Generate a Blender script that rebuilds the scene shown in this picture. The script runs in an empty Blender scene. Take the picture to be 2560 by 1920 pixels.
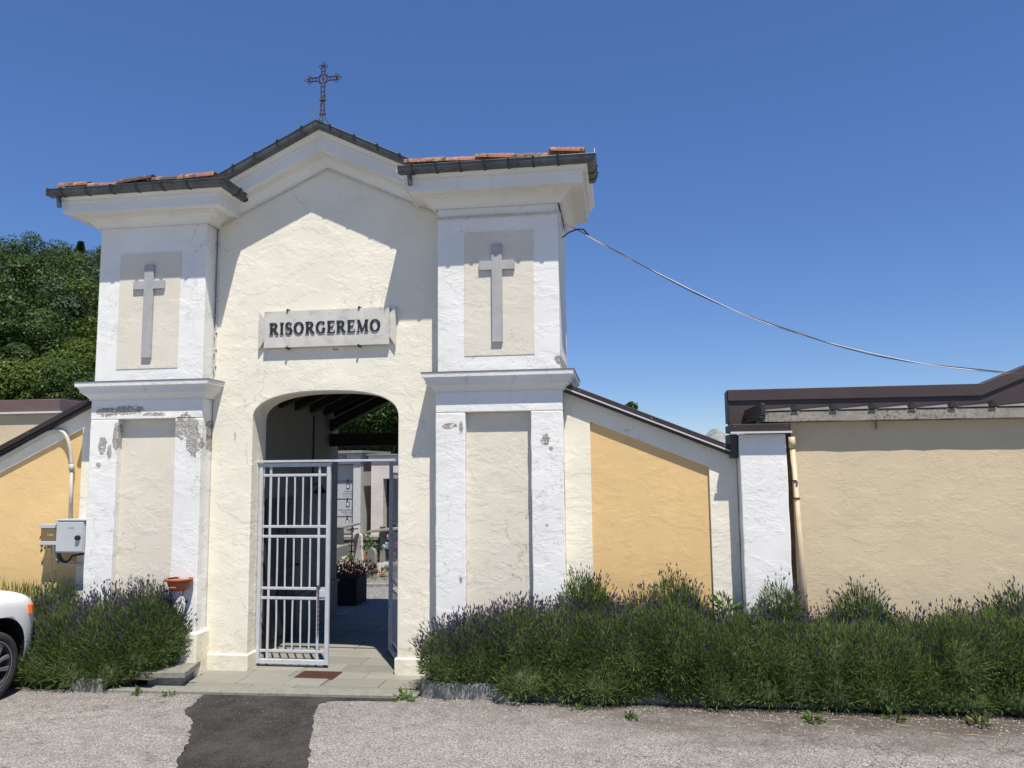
import bpy, bmesh, math, random
import numpy as np
from mathutils import Vector, Matrix
R = math.radians
rnd = random.Random(7)
nrs = np.random.RandomState(11)
C = bpy.context.scene
COL = C.collection

# ------------------------------------------------------------------ camera, sky, sun, exposure
cam_d = bpy.data.cameras.new("camera"); cam = bpy.data.objects.new("camera", cam_d); COL.objects.link(cam)
cam_d.sensor_fit = 'HORIZONTAL'; cam_d.sensor_width = 36.0; cam_d.lens = 36.0 * 1924.0 / 2560.0
cam_d.clip_start = 0.05; cam_d.clip_end = 20000
_y, _p, _r = R(-8.00027), R(6.0725), R(-0.60538)
_f = Vector((math.sin(_y) * math.cos(_p), math.cos(_y) * math.cos(_p), math.sin(_p)))
_rt = Vector((math.cos(_y), -math.sin(_y), 0)); _up = _rt.cross(_f)
_r2 = _rt * math.cos(_r) + _up * math.sin(_r); _u2 = -_rt * math.sin(_r) + _up * math.cos(_r)
cam.matrix_world = Matrix(((_r2.x, _u2.x, -_f.x, 0), (_r2.y, _u2.y, -_f.y, -8.4), (_r2.z, _u2.z, -_f.z, 2.2442), (0, 0, 0, 1)))
C.camera = cam
SUN = Vector((-0.54, 1.0, -2.35)).normalized()          # direction in which sunlight travels
SUN_EL = math.asin(-SUN.z); SUN_AZ = math.atan2(-SUN.x, -SUN.y)
W = bpy.data.worlds.new("World"); C.world = W; W.use_nodes = True
wn = W.node_tree; wn.nodes.clear()
sky = wn.nodes.new('ShaderNodeTexSky'); sky.sky_type = 'NISHITA'; sky.sun_disc = False
sky.sun_elevation = SUN_EL; sky.sun_rotation = SUN_AZ
sky.altitude = 3000; sky.air_density = 1.25; sky.dust_density = 0.0; sky.ozone_density = 10.0
bg = wn.nodes.new('ShaderNodeBackground'); bg.inputs[1].default_value = 0.138
wo = wn.nodes.new('ShaderNodeOutputWorld')
hs = wn.nodes.new('ShaderNodeHueSaturation'); hs.inputs['Saturation'].default_value = 1.22; hs.inputs['Hue'].default_value = 0.513
gm = wn.nodes.new('ShaderNodeGamma'); gm.inputs[1].default_value = 0.70
wn.links.new(sky.outputs[0], gm.inputs[0]); wn.links.new(gm.outputs[0], hs.inputs['Color']); wn.links.new(hs.outputs[0], bg.inputs[0]); wn.links.new(bg.outputs[0], wo.inputs[0])
sl = bpy.data.lights.new("sun", 'SUN'); sl.energy = 4.3; sl.angle = R(0.53); sl.color = (1.0, 0.945, 0.85)
so = bpy.data.objects.new("sun", sl); COL.objects.link(so); so.rotation_euler = SUN.to_track_quat('-Z', 'Y').to_euler(); so.location = (6, -12, 26)
C.view_settings.view_transform = 'Standard'; C.view_settings.look = 'None'; C.view_settings.gamma = 1.0
C.view_settings.use_curve_mapping = False; C.view_settings.exposure = 0.56

# ------------------------------------------------------------------ node materials
class NM:
    def __init__(s, name, rough=0.8, spec=0.3, metal=0.0):
        s.m = bpy.data.materials.new(name); s.m.use_nodes = True; s.t = s.m.node_tree; s.t.nodes.clear()
        s.o = s.n('ShaderNodeOutputMaterial'); s.b = s.n('ShaderNodeBsdfPrincipled')
        s.t.links.new(s.b.outputs[0], s.o.inputs[0])
        s.b.inputs['Roughness'].default_value = rough; s.b.inputs['Metallic'].default_value = metal
        s.b.inputs['Specular IOR Level'].default_value = spec
        s.bh = None
    def n(s, t, **k):
        x = s.t.nodes.new(t)
        for a, v in k.items(): setattr(x, a, v)
        return x
    def L(s, a, b): s.t.links.new(a, b)
    def put(s, sock, v):
        if hasattr(v, 'is_output') or isinstance(v, bpy.types.NodeSocket): s.L(v, sock)
        else:
            try: sock.default_value = v
            except Exception: sock.default_value = (*v, 1.0)
    def pos(s): return s.n('ShaderNodeNewGeometry').outputs['Position']
    def obj(s): return s.n('ShaderNodeTexCoord').outputs['Object']
    def map(s, v, scale=(1, 1, 1), loc=(0, 0, 0)):
        x = s.n('ShaderNodeMapping'); s.L(v, x.inputs[0]); x.inputs['Scale'].default_value = scale; x.inputs['Location'].default_value = loc
        return x.outputs[0]
    def noise(s, v, scale, detail=5, rough=0.55, dist=0.0, out=0):
        x = s.n('ShaderNodeTexNoise'); s.L(v, x.inputs['Vector'])
        x.inputs['Scale'].default_value = scale; x.inputs['Detail'].default_value = detail
        x.inputs['Roughness'].default_value = rough; x.inputs['Distortion'].default_value = dist
        return x.outputs[out]
    def vor(s, v, scale, feat='F1', out='Distance', rand=1.0):
        x = s.n('ShaderNodeTexVoronoi', feature=feat); s.L(v, x.inputs['Vector']); x.inputs['Scale'].default_value = scale
        x.inputs['Randomness'].default_value = rand
        return x.outputs[out]
    def math(s, op, a, b=0.0, c=None):
        x = s.n('ShaderNodeMath', operation=op); s.put(x.inputs[0], a); s.put(x.inputs[1], b)
        if c is not None: s.put(x.inputs[2], c)
        return x.outputs[0]
    def ramp(s, v, lo, hi, a=0.0, b=1.0):
        x = s.n('ShaderNodeMapRange'); x.clamp = True; s.put(x.inputs[0], v)
        for i, q in enumerate((lo, hi, a, b)): x.inputs[i + 1].default_value = q
        return x.outputs[0]
    def mix(s, f, a, b, mode='MIX'):
        x = s.n('ShaderNodeMix', data_type='RGBA', blend_type=mode); s.put(x.inputs[0], f); s.put(x.inputs[6], a); s.put(x.inputs[7], b)
        return x.outputs[2]
    def col(s, v): s.put(s.b.inputs['Base Color'], v)
    def bump(s, h, strength, dist):
        x = s.n('ShaderNodeBump'); x.inputs['Strength'].default_value = strength; x.inputs['Distance'].default_value = dist
        s.L(h, x.inputs['Height'])
        if s.bh is not None: s.L(s.bh, x.inputs['Normal'])
        s.bh = x.outputs[0]; s.L(s.bh, s.b.inputs['Normal'])
    def sep(s, v):
        x = s.n('ShaderNodeSeparateXYZ'); s.L(v, x.inputs[0]); return x.outputs

def c3(*a): return (*a, 1.0)
def vary(c, k): return tuple(min(1, x * k) for x in c)

def plaster(name, c, bump=1.0, patches=(), crack=0.5, dirt=0.35, fine=1.0):
    M = NM(name, 0.92, 0.15); P = M.pos()
    n1 = M.noise(P, 1.3, 6, 0.6); n2 = M.noise(P, 7, 8, 0.62, 0.1); n3 = M.noise(P, 45, 4, 0.6)
    base = M.mix(M.ramp(n1, 0.32, 0.68), c3(*vary(c, 0.93)), c3(*vary(c, 1.03)))
    base = M.mix(M.math('MULTIPLY', M.ramp(n2, 0.50, 0.72), 0.22), base, c3(*vary(c, 0.80)))
    n4 = M.noise(M.map(P, (1, 1, 1.6)), 0.75, 7, 0.7)
    base = M.mix(M.math('MULTIPLY', M.ramp(n4, 0.50, 0.64), 0.22), base, c3(c[0] * 0.86, c[1] * 0.88, c[2] * 0.86))
    Zs = M.sep(P)[2]
    damp = M.math('MULTIPLY', M.ramp(M.math('ADD', Zs, M.math('MULTIPLY', n1, 0.7)), 0.35, 0.95, 0.5, 0.0), M.ramp(n2, 0.40, 0.62, 0.35, 1.0))
    base = M.mix(damp, base, c3(c[0] * 0.62, c[1] * 0.60, c[2] * 0.54))
    st = M.noise(M.map(P, (5, 5, 0.55)), 1.6, 6, 0.6)
    stain = (c[0] * 0.62, c[1] * 0.62, c[2] * 0.58)
    base = M.mix(M.math('MULTIPLY', M.ramp(st, 0.56, 0.78), dirt), base, c3(*stain))
    # hairline cracks, only in places
    wp = M.n('ShaderNodeVectorMath', operation='ADD'); M.L(P, wp.inputs[0])
    nv = M.n('ShaderNodeVectorMath', operation='SCALE'); M.L(M.noise(P, 3.5, 5, 0.6, 0, 1), nv.inputs[0]); nv.inputs['Scale'].default_value = 0.5
    M.L(nv.outputs[0], wp.inputs[1])
    ce = M.vor(wp.outputs[0], 1.5, 'DISTANCE_TO_EDGE')
    cm = M.math('MULTIPLY', M.ramp(ce, 0.0, 0.009, 1, 0), M.ramp(M.noise(P, 0.9, 2), 0.50, 0.57))
    cm = M.math('MULTIPLY', cm, crack)
    base = M.mix(cm, base, c3(c[0] * 0.35, c[1] * 0.33, c[2] * 0.3))
    # flaked repairs: raised smears of plaster
    sm = M.ramp(M.noise(M.map(P, (1, 1, 1.5)), 2.2, 8, 0.64, 0.2), 0.46, 0.58)
    M.bump(sm, 0.30 * bump, 0.011)
    M.bump(n2, 0.30 * bump, 0.008)
    M.bump(M.noise(M.map(P, (1, 1, 2.4)), 20, 5, 0.62, 0.15), 0.20 * bump * fine, 0.005)
    M.bump(n3, 0.16 * bump * fine, 0.003)
    if patches:
        X, Y, Z = M.sep(P)
        nn = M.math('ADD', M.math('ADD', M.math('MULTIPLY', M.math('SUBTRACT', M.noise(P, 8, 7, 0.68), 0.5), 4.6), M.math('MULTIPLY', M.math('SUBTRACT', M.noise(P, 28, 6, 0.72), 0.5), 2.2)), 1.05)
        tot = None
        for cx, cz, rx, rz in patches:
            a = M.math('POWER', M.math('DIVIDE', M.math('SUBTRACT', X, cx), rx), 2.0)
            b = M.math('POWER', M.math('DIVIDE', M.math('SUBTRACT', Z, cz), rz), 2.0)
            d = M.math('ADD', a, b)
            tot = d if tot is None else M.math('MINIMUM', tot, d)
        dd = M.math('SUBTRACT', nn, tot)
        flake = M.math('MULTIPLY', M.ramp(M.noise(P, 17, 5, 0.6), 0.54, 0.57), 0.85)
        msk = M.math('MULTIPLY', M.ramp(dd, -0.02, 0.05), M.math('SUBTRACT', 1.0, flake))
        mort = M.mix(M.ramp(M.noise(P, 22, 6, 0.7), 0.35, 0.65), c3(0.30, 0.285, 0.25), c3(0.50, 0.475, 0.42))
        halo = M.math('MULTIPLY', M.ramp(dd, -1.6, 0.0), M.ramp(M.noise(P, 30, 6, 0.75), 0.44, 0.62, 0.0, 0.55))
        base = M.mix(halo, base, c3(0.47, 0.455, 0.42))
        base = M.mix(msk, base, mort)
        M.bump(M.math('MULTIPLY', msk, M.math('ADD', 0.8, M.math('MULTIPLY', n3, 0.5))), 1.0, -0.03)
    M.col(base)
    return M.m

def simple(name, c, rough=0.6, metal=0.0, var=0.12, scale=6, bump=0.0, bscale=30, spec=0.4, rand=0.0, dirt=None, rusty=False):
    M = NM(name, rough, spec, metal); P = M.pos()
    n = M.noise(P, scale, 6, 0.6)
    col = M.mix(M.ramp(n, 0.3, 0.7), c3(*vary(c, 1 - var)), c3(*vary(c, 1 + var)))
    if rand:
        oi = M.n('ShaderNodeObjectInfo').outputs['Random']
        col = M.mix(M.ramp(oi, 0, 1, 0, rand), col, c3(*[min(1, x * 0.45) for x in c]))
    if rusty: col = M.mix(M.ramp(M.noise(P, 9, 6, 0.7), 0.655, 0.70, 0, 0.85), col, c3(0.20, 0.085, 0.035))
    if dirt: col = M.mix(M.ramp(M.noise(P, scale * 2.3, 6, 0.65), 0.52, 0.66), col, c3(*dirt))
    M.col(col)
    if bump: M.bump(M.noise(P, bscale, 6, 0.6), bump, 0.01)
    return M.m

def foliage(name, c1, c2, c3_, trans=0.25, rough=0.55, clump=0.6, spec=0.25):
    M = NM(name, rough, spec)
    rp = M.n('ShaderNodeNewGeometry').outputs['Random Per Island']
    col = M.mix(M.ramp(rp, 0.0, 0.8), c3(*c1), c3(*c2))
    col = M.mix(M.ramp(rp, 0.8, 1.0), col, c3(*c3_))
    n = M.noise(M.pos(), clump, 3, 0.5)
    col = M.mix(M.ramp(n, 0.35, 0.68, 0.0, 0.65), col, c3(*c1))
    n2 = M.noise(M.map(M.pos(), (1, 1, 0.5), (7, 3, 1)), clump * 1.7, 3, 0.5)
    col = M.mix(M.ramp(n2, 0.46, 0.64, 0.0, 0.40), col, c3(*c3_))
    M.col(col)
    tr = M.n('ShaderNodeBsdfTranslucent'); mx = M.n('ShaderNodeMixShader'); mx.inputs[0].default_value = trans
    M.L(col, tr.inputs[0]); M.L(M.b.outputs[0], mx.inputs[1]); M.L(tr.outputs[0], mx.inputs[2]); M.L(mx.outputs[0], M.o.inputs[0])
    return M.m

X0 = -3.35
WHITE = (0.785, 0.772, 0.735); CREAM = (0.795, 0.748, 0.620); PANEL = (0.685, 0.63, 0.525)
m_white = plaster("white_limewash", WHITE, 1.0, dirt=0.16, patches=[
    (-6.02 + 0.14, 2.92, 0.13, 0.055), (-5.62, 2.93, 0.16, 0.05), (-5.30, 2.875, 0.12, 0.02), (-4.90, 2.72, 0.16, 0.15), (-4.80, 2.55, 0.08, 0.16),
    (-5.77, 2.62, 0.03, 0.16), (-5.93, 2.52, 0.045, 0.10), (-5.97, 2.30, 0.025, 0.025), (-5.84, 2.45, 0.03, 0.07),
    (-0.80, 2.52, 0.042, 0.06), (-0.74, 2.42, 0.02, 0.02), (-1.83, 2.68, 0.07, 0.028), (-1.71, 2.66, 0.02, 0.06), (-0.79, 1.62, 0.016, 0.013), (-1.72, 1.05, 0.018, 0.04), (-0.63, 3.37, 0.05, 0.05)])
m_trim = plaster("painted_cornice_plaster", (0.775, 0.765, 0.715), 0.3, crack=0.0, dirt=0.22)
m_cream = plaster("cream_plaster", CREAM, 1.0, patches=[(-4.43, 2.62, 0.012, 0.05), (-3.23, 3.60, 0.03, 0.016), (-2.60, 0.95, 0.02, 0.02)], crack=0.55, dirt=0.13)
m_panel = plaster("pale_buff_plaster", PANEL, 1.0, patches=[(-5.57, 1.00, 0.03, 0.055), (-5.47, 1.00, 0.065, 0.04), (-5.55, 0.87, 0.055, 0.035)], crack=0.7, dirt=0.12)
m_paint = plaster("pale_buff_paint", (0.685, 0.632, 0.53), 0.8, crack=0.2, dirt=0.1)
m_orange = plaster("ochre_plaster", (0.72, 0.50, 0.235), 0.7, crack=0.0, dirt=0.10)
m_tan = plaster("tan_roughcast", (0.60, 0.50, 0.335), 0.75, crack=0.15, dirt=0.12, fine=2.0)
m_inner_shade = plaster("shade_darkened_plaster", (0.26, 0.245, 0.21), 0.5, crack=0.3, dirt=0.5)  # cream passage walls, their shade put into a darker plaster colour
m_zinc = simple("weathered_zinc", (0.105, 0.11, 0.112), 0.42, 0.35, 0.35, 5, 0.08, 14, dirt=(0.06, 0.058, 0.055))
m_strap = simple("dark_strap", (0.06, 0.062, 0.064), 0.5, 0.3, 0.2, 9)
m_lead = simple("grey_flashing", (0.16, 0.16, 0.165), 0.5, 0.3, 0.2, 8)
m_brown = simple("dark_brown_sheet_metal", (0.045, 0.034, 0.032), 0.38, 0.2, 0.15, 3)
m_brown2 = simple("dusty_brown_sheet_metal", (0.080, 0.058, 0.055), 0.42, 0.2, 0.12, 3)
m_pan = simple("pale_metal_edge", (0.33, 0.30, 0.27), 0.5, 0.1, 0.25, 6)  # front edges of the roof pans, paler than the sheet
m_drip = simple("pale_drip_edge", (0.55, 0.54, 0.53), 0.5, 0.0, 0.1, 3)
m_terra = simple("terracotta", (0.33, 0.10, 0.045), 0.75, 0, 0.15, 12, 0.1, 60)
m_iron = simple("rusty_iron", (0.035, 0.022, 0.019), 0.7, 0.2, 0.4, 25, 0.2, 90, dirt=(0.09, 0.035, 0.02))
m_rust = simple("rust", (0.10, 0.045, 0.03), 0.85, 0.1, 0.4, 40, 0.2, 120)
m_gate = simple("pale_grey_gate_paint", (0.47, 0.49, 0.525), 0.45, 0.0, 0.10, 10, 0.05, 60, rusty=True)
m_marble = simple("grey_marble", (0.37, 0.365, 0.36), 0.55, 0, 0.12, 7, 0.06, 40)
m_slab = simple("pale_stone_plaque", (0.56, 0.535, 0.48), 0.6, 0, 0.10, 4, 0.06, 40, dirt=(0.44, 0.42, 0.38))
m_black = simple("black_letters", (0.022, 0.024, 0.028), 0.45, 0, 0.2, 30)
m_boxg = simple("grey_plastic_box", (0.43, 0.445, 0.46), 0.45, 0, 0.05, 6)
m_win = simple("smoked_window", (0.16, 0.115, 0.05), 0.12, 0, 0.1, 6, spec=0.6)
m_pvc = simple("weathered_pvc", (0.48, 0.46, 0.42), 0.5, 0, 0.1, 8)
m_cable = simple("black_cable", (0.02, 0.02, 0.022), 0.5)
m_wirew = simple("pale_cable", (0.55, 0.55, 0.55), 0.4)
m_wirec = simple("painted_wall_cable", (0.55, 0.54, 0.50), 0.6)
m_pipe = simple("beige_downpipe", (0.54, 0.44, 0.31), 0.5, 0, 0.12, 5)
m_gap = simple("weathered_brown_board", (0.10, 0.07, 0.045), 0.8, 0, 0.4, 9)
m_beam = simple("old_dark_timber", (0.014, 0.011, 0.009), 0.85, 0, 0.3, 8)
m_door = simple("dark_door_wood", (0.022, 0.019, 0.017), 0.6, 0, 0.3, 8)
m_granite = simple("granite_kerb", (0.225, 0.22, 0.19), 0.75, 0, 0.15, 9, 0.25, 90, dirt=(0.155, 0.152, 0.128))
m_rock = simple("old_concrete_kerb", (0.26, 0.25, 0.225), 0.9, 0, 0.25, 9, 0.5, 40, dirt=(0.15, 0.145, 0.13))
m_soil = simple("soil", (0.06, 0.046, 0.034), 0.95, 0, 0.4, 12, 0.8, 40)
m_mortar = simple("mortar_joint", (0.17, 0.165, 0.15), 0.95, 0, 0.2, 20, 0.3, 60)

def m_tile():
    M = NM("old_roof_tile", 0.85, 0.2); P = M.pos(); oi = M.n('ShaderNodeObjectInfo').outputs['Random']
    c = M.mix(M.ramp(oi, 0, 1), c3(0.32, 0.125, 0.07), c3(0.24, 0.145, 0.105))
    c = M.mix(M.ramp(M.noise(P, 14, 6, 0.7), 0.52, 0.62), c, c3(0.38, 0.25, 0.19))
    li = M.math('ADD', M.ramp(M.noise(P, 13, 7, 0.75), 0.35, 0.65, -0.45, 0.55), oi)
    c = M.mix(M.ramp(li, 0.5, 0.8), c, c3(0.075, 0.06, 0.048))
    M.col(c); M.bump(M.noise(P, 40, 5), 0.4, 0.004); return M.m
m_rooftile = m_tile()

def m_stone_slab():
    M = NM("green_grey_flagstone", 0.72, 0.35); P = M.pos(); oi = M.n('ShaderNodeObjectInfo').outputs['Random']
    c = M.mix(oi, c3(0.175, 0.178, 0.155), c3(0.275, 0.272, 0.24))
    c = M.mix(M.ramp(M.noise(M.map(P, (1, 2.5, 1)), 3.5, 7, 0.65), 0.42, 0.7), c, c3(0.235, 0.205, 0.155))
    c = M.mix(M.ramp(M.noise(P, 30, 5, 0.7), 0.5, 0.75, 0, 0.4), c, c3(0.17, 0.17, 0.15))
    M.col(c); M.bump(M.noise(P, 12, 7, 0.65), 0.5, 0.006); M.bump(M.noise(P, 120, 3), 0.25, 0.002); return M.m
m_flag = m_stone_slab()

def m_asphalt():
    M = NM("worn_aggregate_asphalt", 0.95, 0.15); P = M.pos()
    wp = M.n('ShaderNodeVectorMath', operation='ADD'); M.L(P, wp.inputs[0])
    nv = M.n('ShaderNodeVectorMath', operation='SCALE'); M.L(M.noise(P, 40, 3, 0.6, 0, 1), nv.inputs[0]); nv.inputs['Scale'].default_value = 0.02
    M.L(nv.outputs[0], wp.inputs[1]); Q = wp.outputs[0]
    cell = M.vor(Q, 84, 'F1', 'Color'); dist = M.vor(Q, 84)
    val = M.sep(cell)
    n1 = M.noise(P, 0.9, 6, 0.6); n2 = M.noise(P, 5, 6, 0.65)
    c = M.mix(M.ramp(n1, 0.35, 0.65), c3(0.29, 0.275, 0.255), c3(0.365, 0.34, 0.315))
    stone = M.mix(val[1], c3(0.23, 0.22, 0.205), c3(0.46, 0.425, 0.395))
    stone = M.mix(M.ramp(val[2], 0.93, 0.96), stone, c3(0.62, 0.60, 0.56))
    stone = M.mix(M.ramp(val[0], 0.0, 0.12, 1, 0), stone, c3(0.11, 0.105, 0.10))
    c = M.mix(0.72, c, stone)
    c = M.mix(M.math('MULTIPLY', M.ramp(dist, 0.42, 0.75), 0.75), c, c3(0.075, 0.068, 0.062))
    c = M.mix(M.math('MULTIPLY', M.ramp(n2, 0.48, 0.70), 0.55), c, c3(0.145, 0.135, 0.125))
    c = M.mix(M.math('MULTIPLY', M.ramp(M.noise(M.map(P, (0.5, 1.6, 1)), 0.7, 7, 0.7), 0.50, 0.66), 0.42), c, c3(0.16, 0.145, 0.13))
    lc_ = M.ramp(M.math('ABSOLUTE', M.math('SUBTRACT', M.noise(M.map(P, (0.35, 1, 1)), 0.8, 6, 0.62), 0.5)), 0.0, 0.0035, 0.75, 0.0)
    c = M.mix(lc_, c, c3(0.06, 0.055, 0.05))
    X, Y, Z = M.sep(P)
    # damp brown dirt along the foot of the flower bed
    dn = M.math('ADD', Y, M.math('MULTIPLY', M.math('SUBTRACT', M.noise(M.map(P, (0.6, 1, 1)), 1.6, 7, 0.68), 0.5), 2.2))
    dm = M.math('MULTIPLY', M.ramp(dn, -1.75, -0.95), M.ramp(X, -1.7, 0.6, 0.2, 0.95))
    c = M.mix(dm, c, c3(0.10, 0.083, 0.068))
    # crazed surface towards the right
    wq = M.n('ShaderNodeVectorMath', operation='ADD'); M.L(P, wq.inputs[0])
    nq = M.n('ShaderNodeVectorMath', operation='SCALE'); M.L(M.noise(P, 6, 5, 0.6, 0, 1), nq.inputs[0]); nq.inputs['Scale'].default_value = 0.16
    M.L(nq.outputs[0], wq.inputs[1])
    cr = M.ramp(M.vor(wq.outputs[0], 6.5, 'DISTANCE_TO_EDGE'), 0.0, 0.035, 1, 0)
    cm = M.math('MULTIPLY', cr, M.math('MULTIPLY', M.ramp(X, -1.0, 1.8, 0.0, 0.9), M.ramp(M.noise(P, 1.7, 3), 0.36, 0.52)))
    c = M.mix(cm, c, c3(0.06, 0.055, 0.05))
    M.col(c)
    M.bump(M.math('MULTIPLY', dist, -1.0), 0.9, 0.006); M.bump(n2, 0.5, 0.01); M.bump(M.noise(P, 150, 3), 0.4, 0.003)
    return M.m
m_road = m_asphalt()

def m_patch():
    M = NM("dark_asphalt", 0.9, 0.25); P = M.pos()
    v = M.sep(M.vor(P, 110, 'F1', 'Color'))
    n = M.noise(P, 3.2, 7, 0.65)
    c = M.mix(M.ramp(n, 0.35, 0.7), c3(0.020, 0.018, 0.0175), c3(0.046, 0.042, 0.040))
    c = M.mix(M.ramp(v[0], 0.80, 1.0, 0, 0.8), c, c3(0.10, 0.094, 0.09))
    c = M.mix(M.ramp(M.noise(P, 2.6, 7, 0.7), 0.54, 0.74, 0, 0.4), c, c3(0.12, 0.112, 0.106))
    c = M.mix(M.ramp(M.noise(P, 1.1, 6, 0.7), 0.52, 0.72, 0, 0.6), c, c3(0.085, 0.078, 0.072))
    M.col(c); M.bump(M.vor(P, 110), 0.7, 0.005); M.bump(M.noise(P, 8, 5), 0.4, 0.01); return M.m
m_strip = m_patch()

def m_gravel_():
    M = NM("grey_gravel", 0.95, 0.15); P = M.pos(); v = M.sep(M.vor(P, 45, 'F1', 'Color')); d = M.vor(P, 45)
    c = M.mix(v[0], c3(0.20, 0.195, 0.185), c3(0.40, 0.39, 0.37)); c = M.mix(M.ramp(d, 0.4, 0.8), c, c3(0.09, 0.085, 0.08))
    M.col(c); M.bump(M.math('MULTIPLY', d, -1.0), 1.0, 0.015); return M.m
m_gravel = m_gravel_()

def m_concrete_():
    M = NM("lichened_concrete", 0.95, 0.1); P = M.pos()
    c = M.mix(M.ramp(M.noise(P, 5, 7, 0.7), 0.35, 0.65), c3(0.235, 0.22, 0.18), c3(0.345, 0.32, 0.265))
    c = M.mix(M.math('MULTIPLY', M.ramp(M.noise(P, 26, 7, 0.75), 0.49, 0.60), M.ramp(M.noise(P, 1.6, 4), 0.38, 0.56, 0.25, 1.0)), c, c3(0.085, 0.083, 0.07))
    M.col(c); M.bump(M.noise(P, 60, 5), 0.5, 0.005); return M.m
m_concrete = m_concrete_()

def m_white_stone():
    M = NM("weathered_pale_stone", 0.9, 0.15); P = M.pos()
    c = M.mix(M.ramp(M.noise(M.map(P, (1, 1, 3)), 2.5, 7, 0.7), 0.35, 0.7), c3(0.52, 0.47, 0.43), c3(0.66, 0.61, 0.57))
    M.col(c); M.bump(M.noise(M.map(P, (1, 1, 3)), 9, 6), 0.4, 0.01); return M.m
m_wstone = m_white_stone()
m_carwhite = simple("white_car_paint", (0.78, 0.78, 0.77), 0.18, 0, 0.02, 2, spec=0.6)
m_rubber = simple("tyre_rubber", (0.03, 0.029, 0.028), 0.8, 0, 0.3, 20)
m_alloy = simple("alloy_rim", (0.45, 0.46, 0.48), 0.3, 0.7, 0.1, 10)
m_blackpl = simple("black_plastic", (0.012, 0.012, 0.013), 0.6)
m_amber = simple("amber_lens", (0.75, 0.13, 0.01), 0.2, 0, 0.05, 10, spec=0.6)
m_glass = simple("dark_car_glass", (0.02, 0.025, 0.03), 0.05, 0, 0.1, 3, spec=0.7)
m_lens = simple("headlamp_lens", (0.5, 0.52, 0.55), 0.1, 0.2, 0.1, 5, spec=0.7)
m_lavleaf = foliage("lavender_foliage", (0.062, 0.108, 0.028), (0.170, 0.248, 0.066), (0.27, 0.325, 0.125), 0.45, 0.6, 1.6)
m_lavstem = foliage("lavender_stem", (0.06, 0.08, 0.035), (0.11, 0.125, 0.06), (0.14, 0.13, 0.08), 0.15)
m_lavflower = foliage("lavender_flower", (0.050, 0.044, 0.085), (0.090, 0.080, 0.135), (0.085, 0.065, 0.065), 0.15)
m_lavcore = simple("woody_lavender_core", (0.06, 0.08, 0.027), 0.95, 0, 0.4, 14, 0.8, 30)
m_weed = foliage("weed_leaf", (0.06, 0.12, 0.02), (0.13, 0.21, 0.04), (0.18, 0.22, 0.07), 0.3)
m_dry = foliage("dry_weed", (0.14, 0.12, 0.05), (0.22, 0.18, 0.08), (0.10, 0.09, 0.04), 0.2)
m_leafA = foliage("tree_leaf_dark", (0.030, 0.062, 0.012), (0.052, 0.092, 0.017), (0.064, 0.104, 0.022), 0.25, 0.5, 0.35)
m_leafB = foliage("tree_leaf_bright", (0.056, 0.096, 0.012), (0.090, 0.134, 0.018), (0.108, 0.148, 0.024), 0.3, 0.5, 0.35)
m_leafHaze = foliage("tree_leaf_hazed", (0.044, 0.076, 0.034), (0.062, 0.098, 0.042), (0.072, 0.108, 0.048), 0.2, 0.6, 0.10)  # lighter, bluer tone: distance haze put into the leaf colour
m_bark = simple("bark", (0.07, 0.055, 0.04), 0.95, 0, 0.3, 10, 0.6, 20)
m_hill = simple("forest_floor", (0.028, 0.045, 0.016), 0.95, 0, 0.3, 0.4)
m_brownleaf = foliage("rust_brown_leaf", (0.16, 0.06, 0.025), (0.30, 0.125, 0.05), (0.38, 0.20, 0.09), 0.2)
m_grass = foliage("dry_grass", (0.09, 0.10, 0.03), (0.17, 0.17, 0.06), (0.24, 0.21, 0.10), 0.25)
m_petw = foliage("white_petal", (0.6, 0.6, 0.56), (0.75, 0.75, 0.7), (0.5, 0.55, 0.4), 0.2)
m_petp = foliage("pink_petal", (0.45, 0.05, 0.22), (0.6, 0.12, 0.35), (0.5, 0.1, 0.3), 0.2)
m_peto = foliage("orange_petal", (0.5, 0.15, 0.04), (0.6, 0.25, 0.08), (0.4, 0.1, 0.03), 0.2)
m_petb = foliage("pale_teal_petal", (0.35, 0.55, 0.52), (0.6, 0.72, 0.68), (0.6, 0.6, 0.5), 0.2)

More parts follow.
